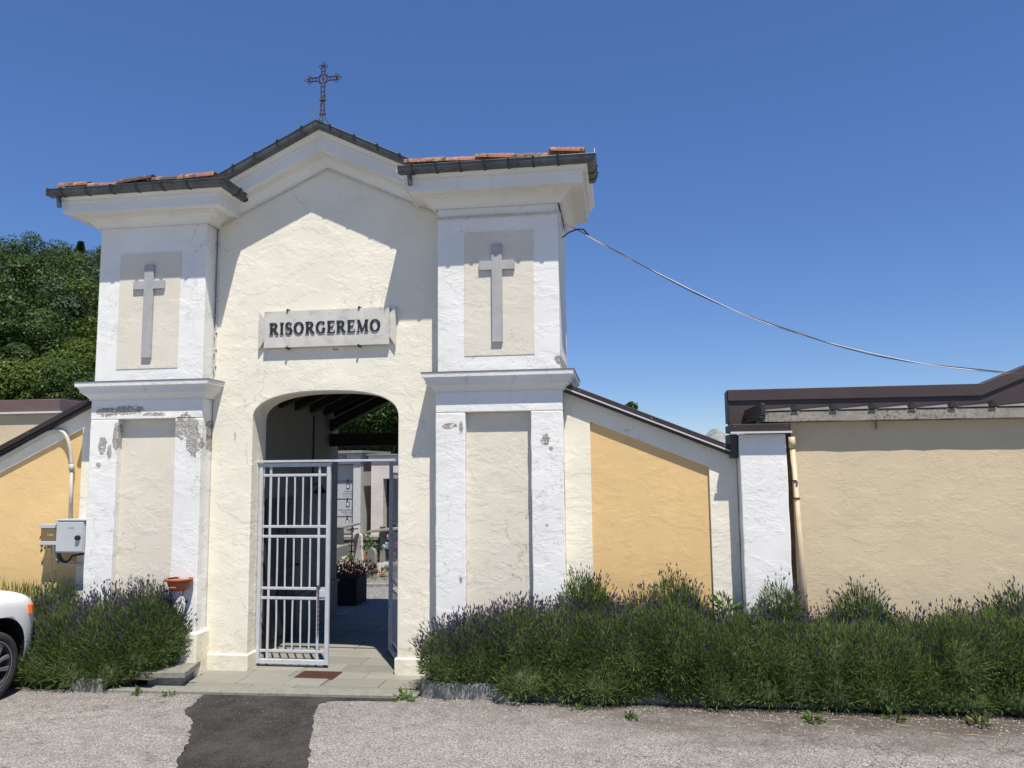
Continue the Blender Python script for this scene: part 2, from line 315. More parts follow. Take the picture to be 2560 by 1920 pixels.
# ------------------------------------------------------------------ mesh helpers
class MB:
    def __init__(s): s.v = []; s.f = []
    def add(s, vs, fs):
        o = len(s.v); s.v += [tuple(v) for v in vs]; s.f += [tuple(i + o for i in f) for f in fs]; return s
    def box(s, x0, x1, y0, y1, z0, z1):
        return s.add([(x0, y0, z0), (x1, y0, z0), (x1, y1, z0), (x0, y1, z0), (x0, y0, z1), (x1, y0, z1), (x1, y1, z1), (x0, y1, z1)],
                     [(0, 3, 2, 1), (4, 5, 6, 7), (0, 1, 5, 4), (1, 2, 6, 5), (2, 3, 7, 6), (3, 0, 4, 7)])
    def prism(s, poly, a0, a1, axis='y'):
        n = len(poly)
        mk = {'y': lambda p, a: (p[0], a, p[1]), 'z': lambda p, a: (p[0], p[1], a), 'x': lambda p, a: (a, p[0], p[1])}[axis]
        vs = [mk(p, a0) for p in poly] + [mk(p, a1) for p in poly]
        fs = [tuple(range(n)), tuple(range(2 * n - 1, n - 1, -1))] + [(i, i + n, (i + 1) % n + n, (i + 1) % n) for i in range(n)]
        return s.add(vs, fs)
    def grid(s, P, closed_u=False, closed_v=False):
        nu, nv = len(P), len(P[0]); vs = [p for r in P for p in r]; fs = []
        for i in range(nu if closed_u else nu - 1):
            for j in range(nv if closed_v else nv - 1):
                fs.append((i * nv + j, i * nv + (j + 1) % nv, ((i + 1) % nu) * nv + (j + 1) % nv, ((i + 1) % nu) * nv + j))
        return s.add(vs, fs)
    def tube(s, pts, r, n=6, caps=True):
        pts = [Vector(p) for p in pts]; rings = []
        up = Vector((0, 0, 1))
        for i, p in enumerate(pts):
            t = (pts[min(i + 1, len(pts) - 1)] - pts[max(i - 1, 0)])
            if t.length < 1e-9: t = Vector((0, 0, 1))
            t.normalize(); u = up if abs(t.dot(up)) < 0.95 else Vector((1, 0, 0))
            a = t.cross(u).normalized(); b = a.cross(t).normalized()
            rr = r[i] if isinstance(r, (list, tuple)) else r
            rings.append([tuple(p + a * rr * math.cos(2 * math.pi * k / n) + b * rr * math.sin(2 * math.pi * k / n)) for k in range(n)])
        o = len(s.v); s.grid(rings, False, True)
        if caps: s.f.append(tuple(o + k for k in range(n - 1, -1, -1))); s.f.append(tuple(o + (len(pts) - 1) * n + k for k in range(n)))
        return s
    def lathe(s, prof, c=(0, 0, 0), n=20, axis='z', half=False):
        P = []
        k = n + 1 if half else n
        for i in range(k):
            a = (math.pi if half else 2 * math.pi) * i / n
            row = []
            for r, h in prof:
                x, y = r * math.cos(a), r * math.sin(a)
                row.append({'z': (c[0] + x, c[1] + y, c[2] + h), 'x': (c[0] + h, c[1] + x, c[2] + y), 'y': (c[0] + x, c[1] + h, c[2] + y)}[axis])
            P.append(row)
        return s.grid(P, not half, False)
    def build(s, name, mat, parent=None, bevel=0.0, smooth=False, seg=2, sub=0, local=False):
        me = bpy.data.meshes.new(name)
        org = Vector(parent.get('_org', (0, 0, 0))) if parent and not local else Vector((0, 0, 0))
        me.from_pydata([tuple(Vector(v) - org) for v in s.v], [], s.f)
        bm = bmesh.new(); bm.from_mesh(me); bmesh.ops.recalc_face_normals(bm, faces=bm.faces); bm.to_mesh(me); bm.free()
        if smooth: me.polygons.foreach_set('use_smooth', [True] * len(me.polygons))
        me.materials.append(mat)
        o = bpy.data.objects.new(name, me); COL.objects.link(o)
        if parent: o.parent = parent; o['_org'] = tuple(parent.get('_org', (0, 0, 0)))
        if sub:
            m = o.modifiers.new('s', 'SUBSURF'); m.levels = m.render_levels = sub
        if bevel:
            m = o.modifiers.new('b', 'BEVEL'); m.width = bevel; m.segments = seg; m.limit_method = 'ANGLE'; m.angle_limit = R(40)
        return o

def tag(o, label=None, cat=None, group=None, kind=None):
    if label: o['label'] = label
    if cat: o['category'] = cat
    if group: o['group'] = group
    if kind: o['kind'] = kind
    return o
def thing(name, loc, label, cat, group=None):
    o = bpy.data.objects.new(name, None); COL.objects.link(o); o.location = loc; o['_org'] = tuple(loc); o.empty_display_size = 0.2
    return tag(o, label, cat, group)
def inst(src, parent, loc, rot=(0, 0, 0), scale=(1, 1, 1), name=None):
    o = src.copy(); COL.objects.link(o); o.parent = parent
    org = Vector(parent['_org']) if parent and '_org' in parent else Vector((0, 0, 0))
    o.location = Vector(loc) - org; o.rotation_euler = rot; o.scale = scale
    return o
def np_mesh(name, V, F, mat, parent=None, smooth=False):
    V = np.asarray(V, np.float32); F = np.asarray(F, np.int32); k = F.shape[1]
    org = np.array(parent.get('_org', (0, 0, 0)) if parent else (0, 0, 0), np.float32)
    V = V - org
    me = bpy.data.meshes.new(name); me.vertices.add(len(V)); me.vertices.foreach_set('co', V.ravel())
    me.loops.add(F.size); me.loops.foreach_set('vertex_index', F.ravel()); me.polygons.add(len(F))
    me.polygons.foreach_set('loop_start', np.arange(0, F.size, k, dtype=np.int32))
    try: me.polygons.foreach_set('loop_total', np.full(len(F), k, np.int32))
    except Exception: pass
    if smooth: me.polygons.foreach_set('use_smooth', np.ones(len(F), bool))
    me.update(calc_edges=True); me.validate(); me.materials.append(mat)
    o = bpy.data.objects.new(name, me); COL.objects.link(o)
    if parent: o.parent = parent; o['_org'] = tuple(org.tolist())
    return o
def unit(a): return a / np.maximum(np.linalg.norm(a, axis=-1, keepdims=True), 1e-9)
def diamonds(p, d, length, width, rs, mid=0.45):
    """leaf quads: base p, direction d"""
    n = len(p); d = unit(d); side = unit(np.cross(d, unit(rs.normal(size=(n, 3)))))
    L = np.asarray(length).reshape(-1, 1); Wd = np.asarray(width).reshape(-1, 1)
    m = p + d * L * mid
    V = np.stack([p, m + side * Wd * 0.5, p + d * L, m - side * Wd * 0.5], 1).reshape(-1, 3)
    return V, np.arange(4 * n).reshape(-1, 4)
def merge(parts):
    V = []; F = []; o = 0
    for v, f in parts: V.append(v); F.append(f + o); o += len(v)
    return np.concatenate(V), np.concatenate(F)
def sweep(path, prof):
    """path: [(point, offset_dir)] ; prof: closed list of (out, up); up is world z"""
    P = [[(p[0] + d[0] * o, p[1] + d[1] * o, p[2] + u) for o, u in prof] for p, d in path]
    m = MB(); m.grid(P, False, True); n = len(prof)
    m.f.append(tuple(range(n))); m.f.append(tuple((len(P) - 1) * n + k for k in range(n - 1, -1, -1)))
    return m

# ------------------------------------------------------------------ setting: ground, paving, kerbs
ZG = -0.03
g = MB(); gp = [[(x, y, ZG) for y in (-40, -14, -6, 0, 3.3, 12, 26)] for x in (-120, -60, -30, -12, -6, 0, 6, 14, 60)]
tag(g.grid(gp).build('road', m_road), kind='structure')
gp = MB(); gp.box(-4.42, -2.26, 0.40, 3.31, ZG + 0.001, -0.014); gp.box(-4.98, -2.06, -0.70, 0.399, ZG + 0.001, -0.0145)
pav = gp.build('stone_paving', m_mortar); tag(pav, kind='structure')
# flagstones: each its own piece
srow = []
rows = [(-0.70, -0.50, -4.52, -2.30), (-0.49, -0.19, -4.62, -2.12), (-0.18, 0.05, -4.70, -2.12), (0.06, 0.38, -4.215, -2.485)]
y = 0.39
while y < 3.2:
    h = rnd.uniform(0.30, 0.42); h = min(h, 3.30 - y); rows.append((y, y + h, -4.40, -2.28)); y += h + 0.01
for (ya, yb, xa, xb) in rows:
    x = xa
    while x < xb - 0.05:
        w = rnd.uniform(0.42, 0.95)
        if xb - x - w < 0.25: w = xb - x
        holes = [(x, x + w - 0.008, ya, yb)]
        for (a, b, c, d) in holes:
            dz = rnd.uniform(-0.003, 0.0)
            if a < -3.12 and b > -3.56 and c < 0.06 and d > -0.23:      # leave the drain free
                pcs = [(a, min(b, -3.57), c, d), (max(a, -3.11), b, c, d)]
                if c < -0.24: pcs.append((max(a, -3.565), min(b, -3.115), c, -0.235))
            else: pcs = [(a, b, c, d)]
            for (a, b, c, d) in pcs:
                if b - a < 0.05 or d - c < 0.03: continue
                o = MB().box(a, b, c, d, -0.0138, dz).build('flagstone', m_flag, pav, 0.004, seg=1)
        x += w
# long granite step in front
st = MB(); st.prism([(-5.31, -0.86), (-2.06, -0.745), (-2.06, -0.555), (-5.16, -0.675)], ZG - 0.08, 0.0, 'z')
stp = st.build('step', m_granite, None, 0.008); tag(stp, kind='structure')
# dark asphalt strip leading to the step
Lp = [(-4.25, -0.835), (-4.16, -1.32), (-3.895, -1.675), (-3.644, -2.142), (-3.454, -2.638), (-2.6, -5.2)]
Rp = [(-2.23, -0.765), (-2.22, -0.86), (-2.60, -0.845), (-2.873, -0.888), (-2.965, -1.015), (-2.841, -1.451), (-2.619, -2.028), (-2.438, -2.523), (-1.5, -5.0)]
def rag(pts, amp):
    out = []; j = 0.0
    for (a, b) in zip(pts[:-1], pts[1:]):
        n = max(2, int(math.dist(a, b) / 0.022)); nx, ny = (b[1] - a[1]), -(b[0] - a[0]); l = math.hypot(nx, ny)
        for i in range(n):
            t = i / n; j = (j * 0.6 + amp * (rnd.random() - 0.5)) * min(1.0, len(out) / 8)
            out.append((a[0] + (b[0] - a[0]) * t + nx / l * j, a[1] + (b[1] - a[1]) * t + ny / l * j))
    return out + [pts[-1]]
poly = rag(Lp, 0.024) + rag(Rp, 0.020)[::-1]
bmx = bmesh.new(); vs = [bmx.verts.new((p[0], p[1], ZG + 0.005)) for p in poly]; fc = bmx.faces.new(vs); bmesh.ops.triangulate(bmx, faces=[fc])
mex = bpy.data.meshes.new('asphalt_strip'); bmx.to_mesh(mex); bmx.free(); mex.materials.append(m_strip)
ox = bpy.data.objects.new('asphalt_strip', mex); COL.objects.link(ox); tag(ox, kind='structure')
if mex.polygons[0].normal.z < 0: mex.flip_normals()
# flower beds
def bed(x0, x1, y0, y1, ztop, nm='flower_bed'):
    P = []
    for i in range(int((x1 - x0) / 0.1) + 1):
        x = x0 + (x1 - x0) * i / int((x1 - x0) / 0.1)
        P.append([(x, y0 + (y1 - y0) * j / 8, ztop + rnd.uniform(-0.015, 0.02)) for j in range(9)])
    tag(MB().grid(P).build(nm, m_soil, smooth=True), kind='structure')
bed(-2.0, 5.6, -0.58, 0.06, 0.09); bed(-8.2, -4.86, -0.80, 0.06, 0.08)
# kerb stones of the right bed
kx = -2.03; kn = 0
while kx < 5.6:
    w = 0.98 if kn else 0.95
    y0 = -0.70 + (kx + 2.0) * 0.02
    m = MB().box(kx, kx + w - 0.012, y0, y0 + 0.12, ZG - 0.06, 0.115 + rnd.uniform(-0.006, 0.006))
    tag(m.build('kerb_stone', m_rock, None, 0.03, seg=3), "worn concrete kerb stone " + ("at the left end of the right lavender bed, beside the step" if kn == 0 else "under the overhanging lavender of the right bed"), 'kerb', 'kerb stones of the right flower bed')
    kx += w; kn += 1
# left bed: granite coping with a lip beside the entrance, rough stone at the front
cp = thing('bed_coping', (-4.75, -0.3, 0), "flat granite coping slab edging the left lavender bed beside the entrance", 'coping')
MB().prism([(-5.05, -0.70), (-4.57, -0.655), (-4.72, 0.04), (-4.97, 0.04)], 0.075, 0.135, 'z').build('slab', m_granite, cp, 0.006)
MB().prism([(-5.0, -0.64), (-4.63, -0.62), (-4.77, 0.02), (-4.95, 0.02)], -0.02, 0.074, 'z').build('riser', m_rock, cp, 0.004)
m = MB().box(-5.74, -5.36, -0.86, -0.74, ZG - 0.05, 0.10); tag(m.build('kerb_stone', m_rock, None, 0.03, seg=3), "rough grey kerb stone under the left lavender bush", 'kerb')
# drain grate
gr = thing('floor_drain', (-3.34, -0.09, 0), "rusty rectangular drain grate set in the flagstones before the gate", 'drain grate')
fr = MB(); 
for a in ((-3.555, -3.54, -0.225, 0.05), (-3.135, -3.12, -0.225, 0.05), (-3.54, -3.135, -0.225, -0.212), (-3.54, -3.135, 0.037, 0.05)): fr.box(*a, -0.012, 0.001)
fr.build('frame', m_rust, gr)
MB().box(-3.54, -3.135, -0.212, 0.037, -0.0135, -0.0115).build('sump', m_blackpl, gr)
b0 = MB().box(-0.0045, 0.0045, -0.122, 0.122, -0.011, 0.0).build('bar', m_rust, gr, local=True); b0.location = (-0.185, 0.0025, 0)
for i in range(1, 19): inst(b0, gr, (-3.34 - 0.185 + i * 0.0206, -0.0875 - 0.0025, 0))

# ------------------------------------------------------------------ gatehouse
GH = thing('gatehouse', (X0, 0, 0), "white and cream cemetery gatehouse with two pillars, arched gateway and gable", 'gatehouse')
def z_rake(xp, off=0.0): return 5.77 - 0.47 * abs(xp) + off       # underside of the raking cornice
# arch wall: outline with the basket arch cut out
def arch_pts(hw=0.87, zs=2.81, za=3.12, n=28):
    out = []
    for i in range(n + 1):
        a = math.pi * i / n
        cx = math.cos(a); sx = math.sin(a)
        out.append((X0 + hw * math.copysign(abs(cx) ** 0.8, cx), zs + (za - zs) * sx ** 0.85))
    return out
ap = arch_pts()                                                    # from right spring over apex to left
WT = 0.36
aw = MB()
V = []; F = []
xs_ = sorted(set([round(p[0], 5) for p in ap]))
low = {round(p[0], 5): p[1] for p in ap}
n = len(xs_); tz = lambda x: z_rake(x - X0, 0.25)
for yv in (0.0, WT):
    V += [(x, yv, low[x]) for x in xs_] + [(x, yv, tz(x)) for x in xs_]
    for s in (-1, 1): V += [(X0 + s * 1.37, yv, -0.02), (X0 + s * 0.87, yv, -0.02), (X0 + s * 1.37, yv, tz(X0 + 1.37))]
K = 2 * n + 6
for side in (0, 1):
    o = side * K
    fs = [(o + i, o + i + 1, o + n + i + 1, o + n + i) for i in range(n - 1)] + [(o + 2 * n, o + 2 * n + 1, o, o + n, o + 2 * n + 2), (o + 2 * n + 4, o + 2 * n + 3, o + 2 * n + 5, o + 2 * n - 1, o + n - 1)]
    F += fs if side == 0 else [f[::-1] for f in fs]
loop = [2 * n, 2 * n + 1] + list(range(n)) + [2 * n + 4, 2 * n + 3, 2 * n + 5] + list(range(2 * n - 1, n - 1, -1)) + [2 * n + 2]
for a, b in zip(loop, loop[1:] + loop[:1]): F.append((a, a + K, b + K, b))
aw.add(V, F)
aw.build('arch_wall', m_cream, GH, 0.012)
# pier bases (plinths), slightly proud
for s in (-1, 1):
    a, b = sorted((X0 + s * 1.345, X0 + s * 0.845)); 
    MB().box(a, b, -0.028, 0.22, -0.02, 0.175).build('pier_base', m_cream, GH, 0.014)
# pillars
prof_top = [(0.0, 0.0), (0.026, 0.0), (0.026, 0.018), (0.036, 0.022), (0.050, 0.044), (0.074, 0.068), (0.102, 0.084), (0.124, 0.090), (0.124, 0.104), (0.150, 0.104), (0.150, 0.126), (0.246, 0.128),
            (0.248, 0.121), (0.272, 0.121), (0.273, 0.246), (0.296, 0.247), (0.297, 0.270), (0.306, 0.274), (0.322, 0.292), (0.344, 0.312), (0.352, 0.328), (0.354, 0.345), (0.0, 0.345)]
prof_led = [(0.0, 0.0), (0.016, 0.0), (0.016, 0.018), (0.024, 0.022), (0.034, 0.040), (0.056, 0.058), (0.070, 0.066), (0.070, 0.080), (0.090, 0.081), (0.091, 0.122), (0.104, 0.123), (0.105, 0.140), (0.126, 0.152), (0.130, 0.200), (0.0, 0.200)]
prof_lead = [(0.0, 0.0), (0.136, 0.0), (0.136, 0.007), (0.0, 0.024)]
YF = -0.24
def corner_path(xi, xo, z, yi=0.0, yo=0.9):
    s = 1 if xo > xi else -1
    return [((xi, yi, z), (-s, 0)), ((xi, YF, z), (-s, -1)), ((xo, YF, z), (s, -1)), ((xo, yo, z), (s, 0))]
if True:
    pts = [(0.300, 0.0), (0.302, -0.050), (0.315, -0.064), (0.345, -0.070), (0.380, -0.066), (0.400, -0.052), (0.409, -0.030), (0.413, 0.0), (0.422, 0.004), (0.420, 0.010), (0.407, 0.004), (0.402, -0.028), (0.394, -0.046), (0.376, -0.058), (0.345, -0.061), (0.318, -0.056), (0.309, -0.046), (0.307, 0.0)]
    gut_prof = pts
strap_prof = [(0.295, -0.052), (0.312, -0.070), (0.345, -0.077), (0.384, -0.073), (0.407, -0.056), (0.417, -0.030), (0.420, 0.0), (0.436, 0.012), (0.426, 0.018), (0.404, 0.010), (0.405, -0.028), (0.380, -0.060), (0.345, -0.065), (0.316, -0.060)]
def straps(gutter, mk, ts):
    for t in ts:
        (p, d, w) = mk(t)
        P = [[(p[0] + w[0] * k + d[0] * o, p[1] + w[1] * k + d[1] * o, p[2] + w[2] * k + u) for o, u in strap_prof] for k in (-0.013, 0.013)]
        mm = MB().grid(P, False, True); nn = len(strap_prof); mm.f += [tuple(range(nn)), tuple(range(2 * nn - 1, nn - 1, -1))]
        mm.build('gutter_strap', m_strap, gutter)
for s in (-1, 1):
    xi, xo = X0 + s * 1.36, X0 + s * 2.745
    xa, xb = sorted((xi, xo))
    PL = bpy.data.objects.new('pillar', None); COL.objects.link(PL); PL.parent = GH; PL['_org'] = (X0, 0, 0)
    body = MB(); body.box(xa + 0.015, xb - 0.015, -0.135, 0.9, -0.05, 3.06); body.box(xa + 0.02, xb - 0.02, YF + 0.008, 0.9, 3.061, 5.46)
    body.build('shaft', m_white, PL, 0.010)
    # lower frame round the sunk panel
    pa, pb = xa + (0.325 if s > 0 else 0.345), xb - (0.345 if s > 0 else 0.325)
    fr = MB(); nv = 18
    def stile(x0, x1, z0, z1):
        P = [];
        for i in range(nv + 1):
            z = z0 + (z1 - z0) * i / nv; j0 = rnd.uniform(-0.004, 0.004); j1 = rnd.uniform(-0.004, 0.004)
            P.append([(x0 + j0, -0.134, z), (x0 + j0, YF, z), (x1 + j1, YF, z), (x1 + j1, -0.134, z)])
        fr.grid(P, False, True); fr.f.append(tuple(len(fr.v) - 4 + k for k in range(4))); fr.f.append(tuple(len(fr.v) - 4 * (nv + 1) + k for k in (3, 2, 1, 0)))
    stile(xa, pa, -0.05, 2.825); stile(pb, xb, -0.05, 2.825)
    fr.box(xa, xb, YF, -0.134, 2.825, 3.055)
    fr.box(pa + 0.004, pb - 0.004, YF, -0.134, -0.05, 0.42)
    fr.build('frame', m_white, PL, 0.010)
    MB().box(pa - 0.01, pb + 0.01, -0.145, -0.131, 0.42, 2.82).build('sunk_panel', m_panel, PL)
    MB().box(xa - 0.035, xb + 0.035, YF - 0.035, 0.05, -0.05, 0.45 if s < 0 else 0.28).build('plinth', m_cream, PL, 0.02)
    # painted panel on the upper storey
    qa, qb = sorted((X0 + s * 1.685, X0 + s * 2.455))
    MB().box(qa, qb, YF + 0.002, YF + 0.012, 3.44 if s > 0 else 3.41, 4.82 if s > 0 else 4.78).build('painted_panel', m_paint, PL)
    # ledge with lead cap, top cornice
    sweep(corner_path(xi, xo, 3.052), prof_led).build('ledge', m_white, PL)
    sweep(corner_path(xi, xo, 3.253), prof_lead).build('ledge_flashing', m_lead, PL)
    sweep(corner_path(xi, xo, 5.10), prof_top).build('cornice', m_trim, PL)
    # gutter
    zg = 5.462
    if s > 0: path = [((X0 + 1.36 - 0.0, YF, zg), (0, -1)), ((xo, YF, zg), (1, -1)), ((xo, 0.02, zg), (1, 0))]; path[0] = ((X0 + 1.045, YF, zg), (0, -1))
    else: path = [((xo - 0.385, YF, zg), (0, -1)), ((xi, YF, zg), (1, -1)), ((xi, 0.02, zg), (1, 0))]
    gt = sweep(path, gut_prof).build('gutter', m_zinc, PL)
    x_l, x_r = (X0 + 1.045, xo + 0.34) if s > 0 else (xo - 0.385, xi + 0.34)
    N = 8 if s > 0 else 7
    straps(gt, lambda t: ((x_l + (x_r - x_l) * t, YF, zg), (0, -1), (1, 0, 0)), [(i + 0.6) / (N - 0.2) for i in range(N - 1)])
    ex = xo if s > 0 else xi
    straps(gt, lambda t: ((ex, -0.45 + t * 0.45, zg), (1, 0), (0, 1, 0)), [0.35, 0.8])
    # stub outlet at the inner/outer left end, zinc end plate
    lx = x_l + 0.05
    MB().tube([(lx + 0.06, YF - 0.352, zg - 0.06), (lx + 0.07, YF - 0.345, zg - 0.19)], 0.026, 10).build('outlet', m_zinc, gt)
    MB().box(x_l - 0.004, x_l + 0.0, YF - 0.42, YF - 0.29, zg - 0.065, zg + 0.03).build('end_plate', m_lead, gt)
    if s > 0: MB().prism([(YF - 0.415, zg), (YF - 0.30, zg), (YF - 0.405, zg + 0.065)], xo + 0.405, xo + 0.411, 'x').build('end_plate', m_drip, gt)
    # flat roof deck under the tiles
    MB().prism([(xa - 0.30, -0.53), (xb + 0.30, -0.53), (xb + 0.30, 1.0), (xa - 0.30, 1.0)], 5.447, 5.465, 'z').build('roof_deck', m_mortar, PL)
# gable cornice, gutter
k = 1.10
gp_prof = [(o * 0.86, u * k) for o, u in prof_top]
gpath = [((X0 - 1.35, 0, z_rake(1.35)), (0, -1)), ((X0, 0, z_rake(0)), (0, -1)), ((X0 + 1.35, 0, z_rake(1.35)), (0, -1))]
sweep(gpath, gp_prof).build('gable_cornice', m_trim, GH)
zt = 6.185
def gz(xp): return zt - 0.487 * abs(xp)
gpath = [((X0 - 1.32, 0.0, gz(1.32)), (0, -1)), ((X0, 0.0, gz(0)), (0, -1)), ((X0 + 1.32, 0.0, gz(1.32)), (0, -1))]
gg = sweep(gpath, [(o * 0.94, u * 1.12) for o, u in gut_prof]).build('gable_gutter', m_zinc, GH)
for s in (-1, 1):
    dv = Vector((1, 0, -0.487 * s)).normalized()
    straps(gg, lambda t: ((X0 + s * t, 0.025, gz(t) + 0.004), (0, -1), tuple(dv)), [0.17, 0.46, 0.73, 0.99, 1.22])
# hall behind: side walls, roof, ceiling timbers
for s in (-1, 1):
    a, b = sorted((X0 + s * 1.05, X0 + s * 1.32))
    MB().box(a, b, WT + 0.002, 3.22, -0.02, 3.19).build('passage_wall', m_inner_shade, GH)
    MB().box(*sorted((X0 + s * 1.02, X0 + s * 1.0495)), 1.72, 3.20, -0.002, 0.50).build('wall_plinth', m_inner_shade, GH, 0.008)
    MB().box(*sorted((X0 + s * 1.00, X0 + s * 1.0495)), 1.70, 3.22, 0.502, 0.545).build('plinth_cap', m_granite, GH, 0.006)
def hz(xp): return 6.10 - 0.487 * abs(xp)                          # outer roof
for s in (-1, 1):
    P = [(X0, -0.20, hz(0)), (X0 + s * 1.75, -0.20, hz(1.75)), (X0 + s * 1.75, 0.95, hz(1.75)), (X0, 0.95, hz(0))]
    d = Vector((0, 0, -0.05))
    MB().add([tuple(p) for p in P] + [tuple(Vector(p) + d) for p in P], [(0, 1, 2, 3), (7, 6, 5, 4), (0, 4, 5, 1), (1, 5, 6, 2), (2, 6, 7, 3), (3, 7, 4, 0)]).build('roof_deck', m_beam, GH)
    # inner boarding
    def cz(xp): return 3.66 - 0.44 * abs(xp)
    P = [(X0, WT, cz(0)), (X0 + s * 1.30, WT, cz(1.30)), (X0 + s * 1.30, 3.14, cz(1.30)), (X0, 3.14, cz(0))]; d = Vector((0, 0, 0.06))
    MB().add([tuple(p) for p in P] + [tuple(Vector(p) + d) for p in P], [(3, 2, 1, 0), (4, 5, 6, 7), (0, 1, 5, 4), (1, 2, 6, 5), (2, 3, 7, 6), (3, 0, 4, 7)]).build('boarding', m_beam, GH)
    P = [(X0, WT, cz(0) + 0.062), (X0 + s * 1.42, WT, cz(1.42) + 0.062), (X0 + s * 1.42, 3.15, cz(1.42) + 0.062), (X0, 3.15, cz(0) + 0.062)]; d = Vector((0, 0, 0.05))
    MB().add([tuple(p) for p in P] + [tuple(Vector(p) + d) for p in P], [(3, 2, 1, 0), (4, 5, 6, 7), (0, 1, 5, 4), (1, 2, 6, 5), (2, 3, 7, 6), (3, 0, 4, 7)]).build('porch_roof', m_rooftile, GH)
    for yy in (0.62, 1.12, 1.62, 2.14, 2.66, 3.085):
        P = [(X0 + s * 0.0, cz(0) - 0.002), (X0 + s * 1.049, cz(1.049) - 0.002), (X0 + s * 1.049, cz(1.049) - 0.17), (X0, cz(0) - 0.15)]
        MB().prism(P, yy - 0.06, yy + 0.06).build('rafter', m_beam, GH)
    P = [(X0 + s * 0.0, 3.455), (X0 + s * 1.10, 2.945), (X0 + s * 1.10, 2.78), (X0, 3.31)]
    MB().prism(P, 2.86, 3.02).build('truss_rafter', m_beam, GH)
MB().box(X0 - 1.06, X0 + 1.06, 2.855, 3.025, 2.57, 2.76).build('tie_beam', m_beam, GH)
# door and trim in the left passage wall
dr = MB().box(-4.402, -4.385, 0.74, 1.66, 0.0, 1.86).build('door', m_door, GH, 0.004)
for j in range(3):
    MB().box(-4.387, -4.372, 0.84 + j * 0.26, 1.07 + j * 0.26, 0.12, 0.85).build('door_panel', m_door, dr, 0.006)
    MB().box(-4.387, -4.372, 0.84 + j * 0.26, 1.07 + j * 0.26, 0.95, 1.78).build('door_panel', m_door, dr, 0.006)
MB().box(-4.374, -4.30, 1.56, 1.60, 0.95, 0.98).build('door_handle', m_iron, dr, 0.005)
# roof tiles: half-round, old, uneven
def tile_mesh(L=0.42, r0=0.088, r1=0.070, t=0.014):
    m = MB(); P = []
    for (x, r) in ((0, r0), (L * 0.5, (r0 + r1) / 2), (L, r1)):
        ring = [(x, r * math.cos(a), r * math.sin(a) * 0.85) for a in [math.pi * i / 8 for i in range(9)]]
        ring += [(x, (r - t) * math.cos(a), (r - t) * math.sin(a) * 0.85) for a in [math.pi * i / 8 for i in range(8, -1, -1)]]
        P.append(ring)
    m.grid(P, False, True); n = len(P[0])
    for i in range(8):
        for o in (0, 2 * n):
            m.f.append((o + i, o + i + 1, o + n - 2 - i, o + n - 1 - i))
    return m
t0 = tile_mesh().build('roof_tile', m_rooftile, GH, local=True)
first = True
def put_tile(loc, rot, sc=1.0):
    global first
    if first: t0.location = Vector(loc) - Vector((X0, 0, 0)); t0.rotation_euler = rot; t0.scale = (sc,) * 3; first = False
    else: inst(t0, GH, loc, rot, (sc, sc, sc))
for s in (-1, 1):
    xi, xo = X0 + s * 1.36, X0 + s * 2.745
    for r, yy in enumerate((-0.525, -0.345, -0.165, 0.02, 0.20, 0.38, 0.56, 0.74)):
        for kx in range(5):
            # tile runs outward (local +x = up-slope end, narrow) ; outer end is the wide open end
            d = xo + s * (0.30 - kx * 0.375)
            if abs(d - X0) < 1.05: continue
            zz = 5.468 + kx * 0.008 + 0.03 * (1 if kx == 0 and r == 0 else 0) + rnd.uniform(0.0, 0.022) + (0.012 if (s > 0 and r == 0 and kx == 0) else 0.0)
            put_tile((d, yy + rnd.uniform(-0.012, 0.012), zz), (rnd.uniform(-0.06, 0.06), R(rnd.uniform(-7.0, -0.5)), (math.pi if s > 0 else 0) + rnd.uniform(-0.10, 0.10)), rnd.uniform(0.88, 1.10))
    for r in range(3):
        for kx in range(4):
            xp = 1.62 - kx * 0.375
            sl = math.atan(0.487)
            put_tile((X0 + s * xp, -0.255 + r * 0.19, hz(xp) + 0.012 + rnd.uniform(0, 0.012)), (0, -sl + rnd.uniform(-0.02, 0.02), (math.pi if s > 0 else 0)), 1.0)
m = MB()
for s in (-1, 1):
    for r in range(3, 6):
        for kx in range(4):
            xp0 = 1.62 - kx * 0.375; xp1 = xp0 - 0.40; yc = -0.255 + r * 0.19
            m.grid([[(X0 + s * xp, yc + 0.085 * math.cos(a), hz(xp) + 0.02 + 0.07 * math.sin(a)) for a in [math.pi * i / 5 for i in range(6)]] for xp in (xp0, xp1)])
tag(m.build('tile_field', m_rooftile, GH), kind='stuff')
# ridge tile ends
for i in range(3):
    P = [[(X0 + 0.11 * math.cos(a), -0.36 + i * 0.40 + q, 6.10 + 0.10 * math.sin(a) + (0.01 if q else 0)) for a in [math.pi * j / 8 for j in range(9)]] for q in (0.0, 0.42)]
    MB().grid(P).build('ridge_tile', simple("pale_ridge_mortar", (0.36, 0.35, 0.32), 0.9) if i == 0 else m_rooftile, GH, smooth=True)

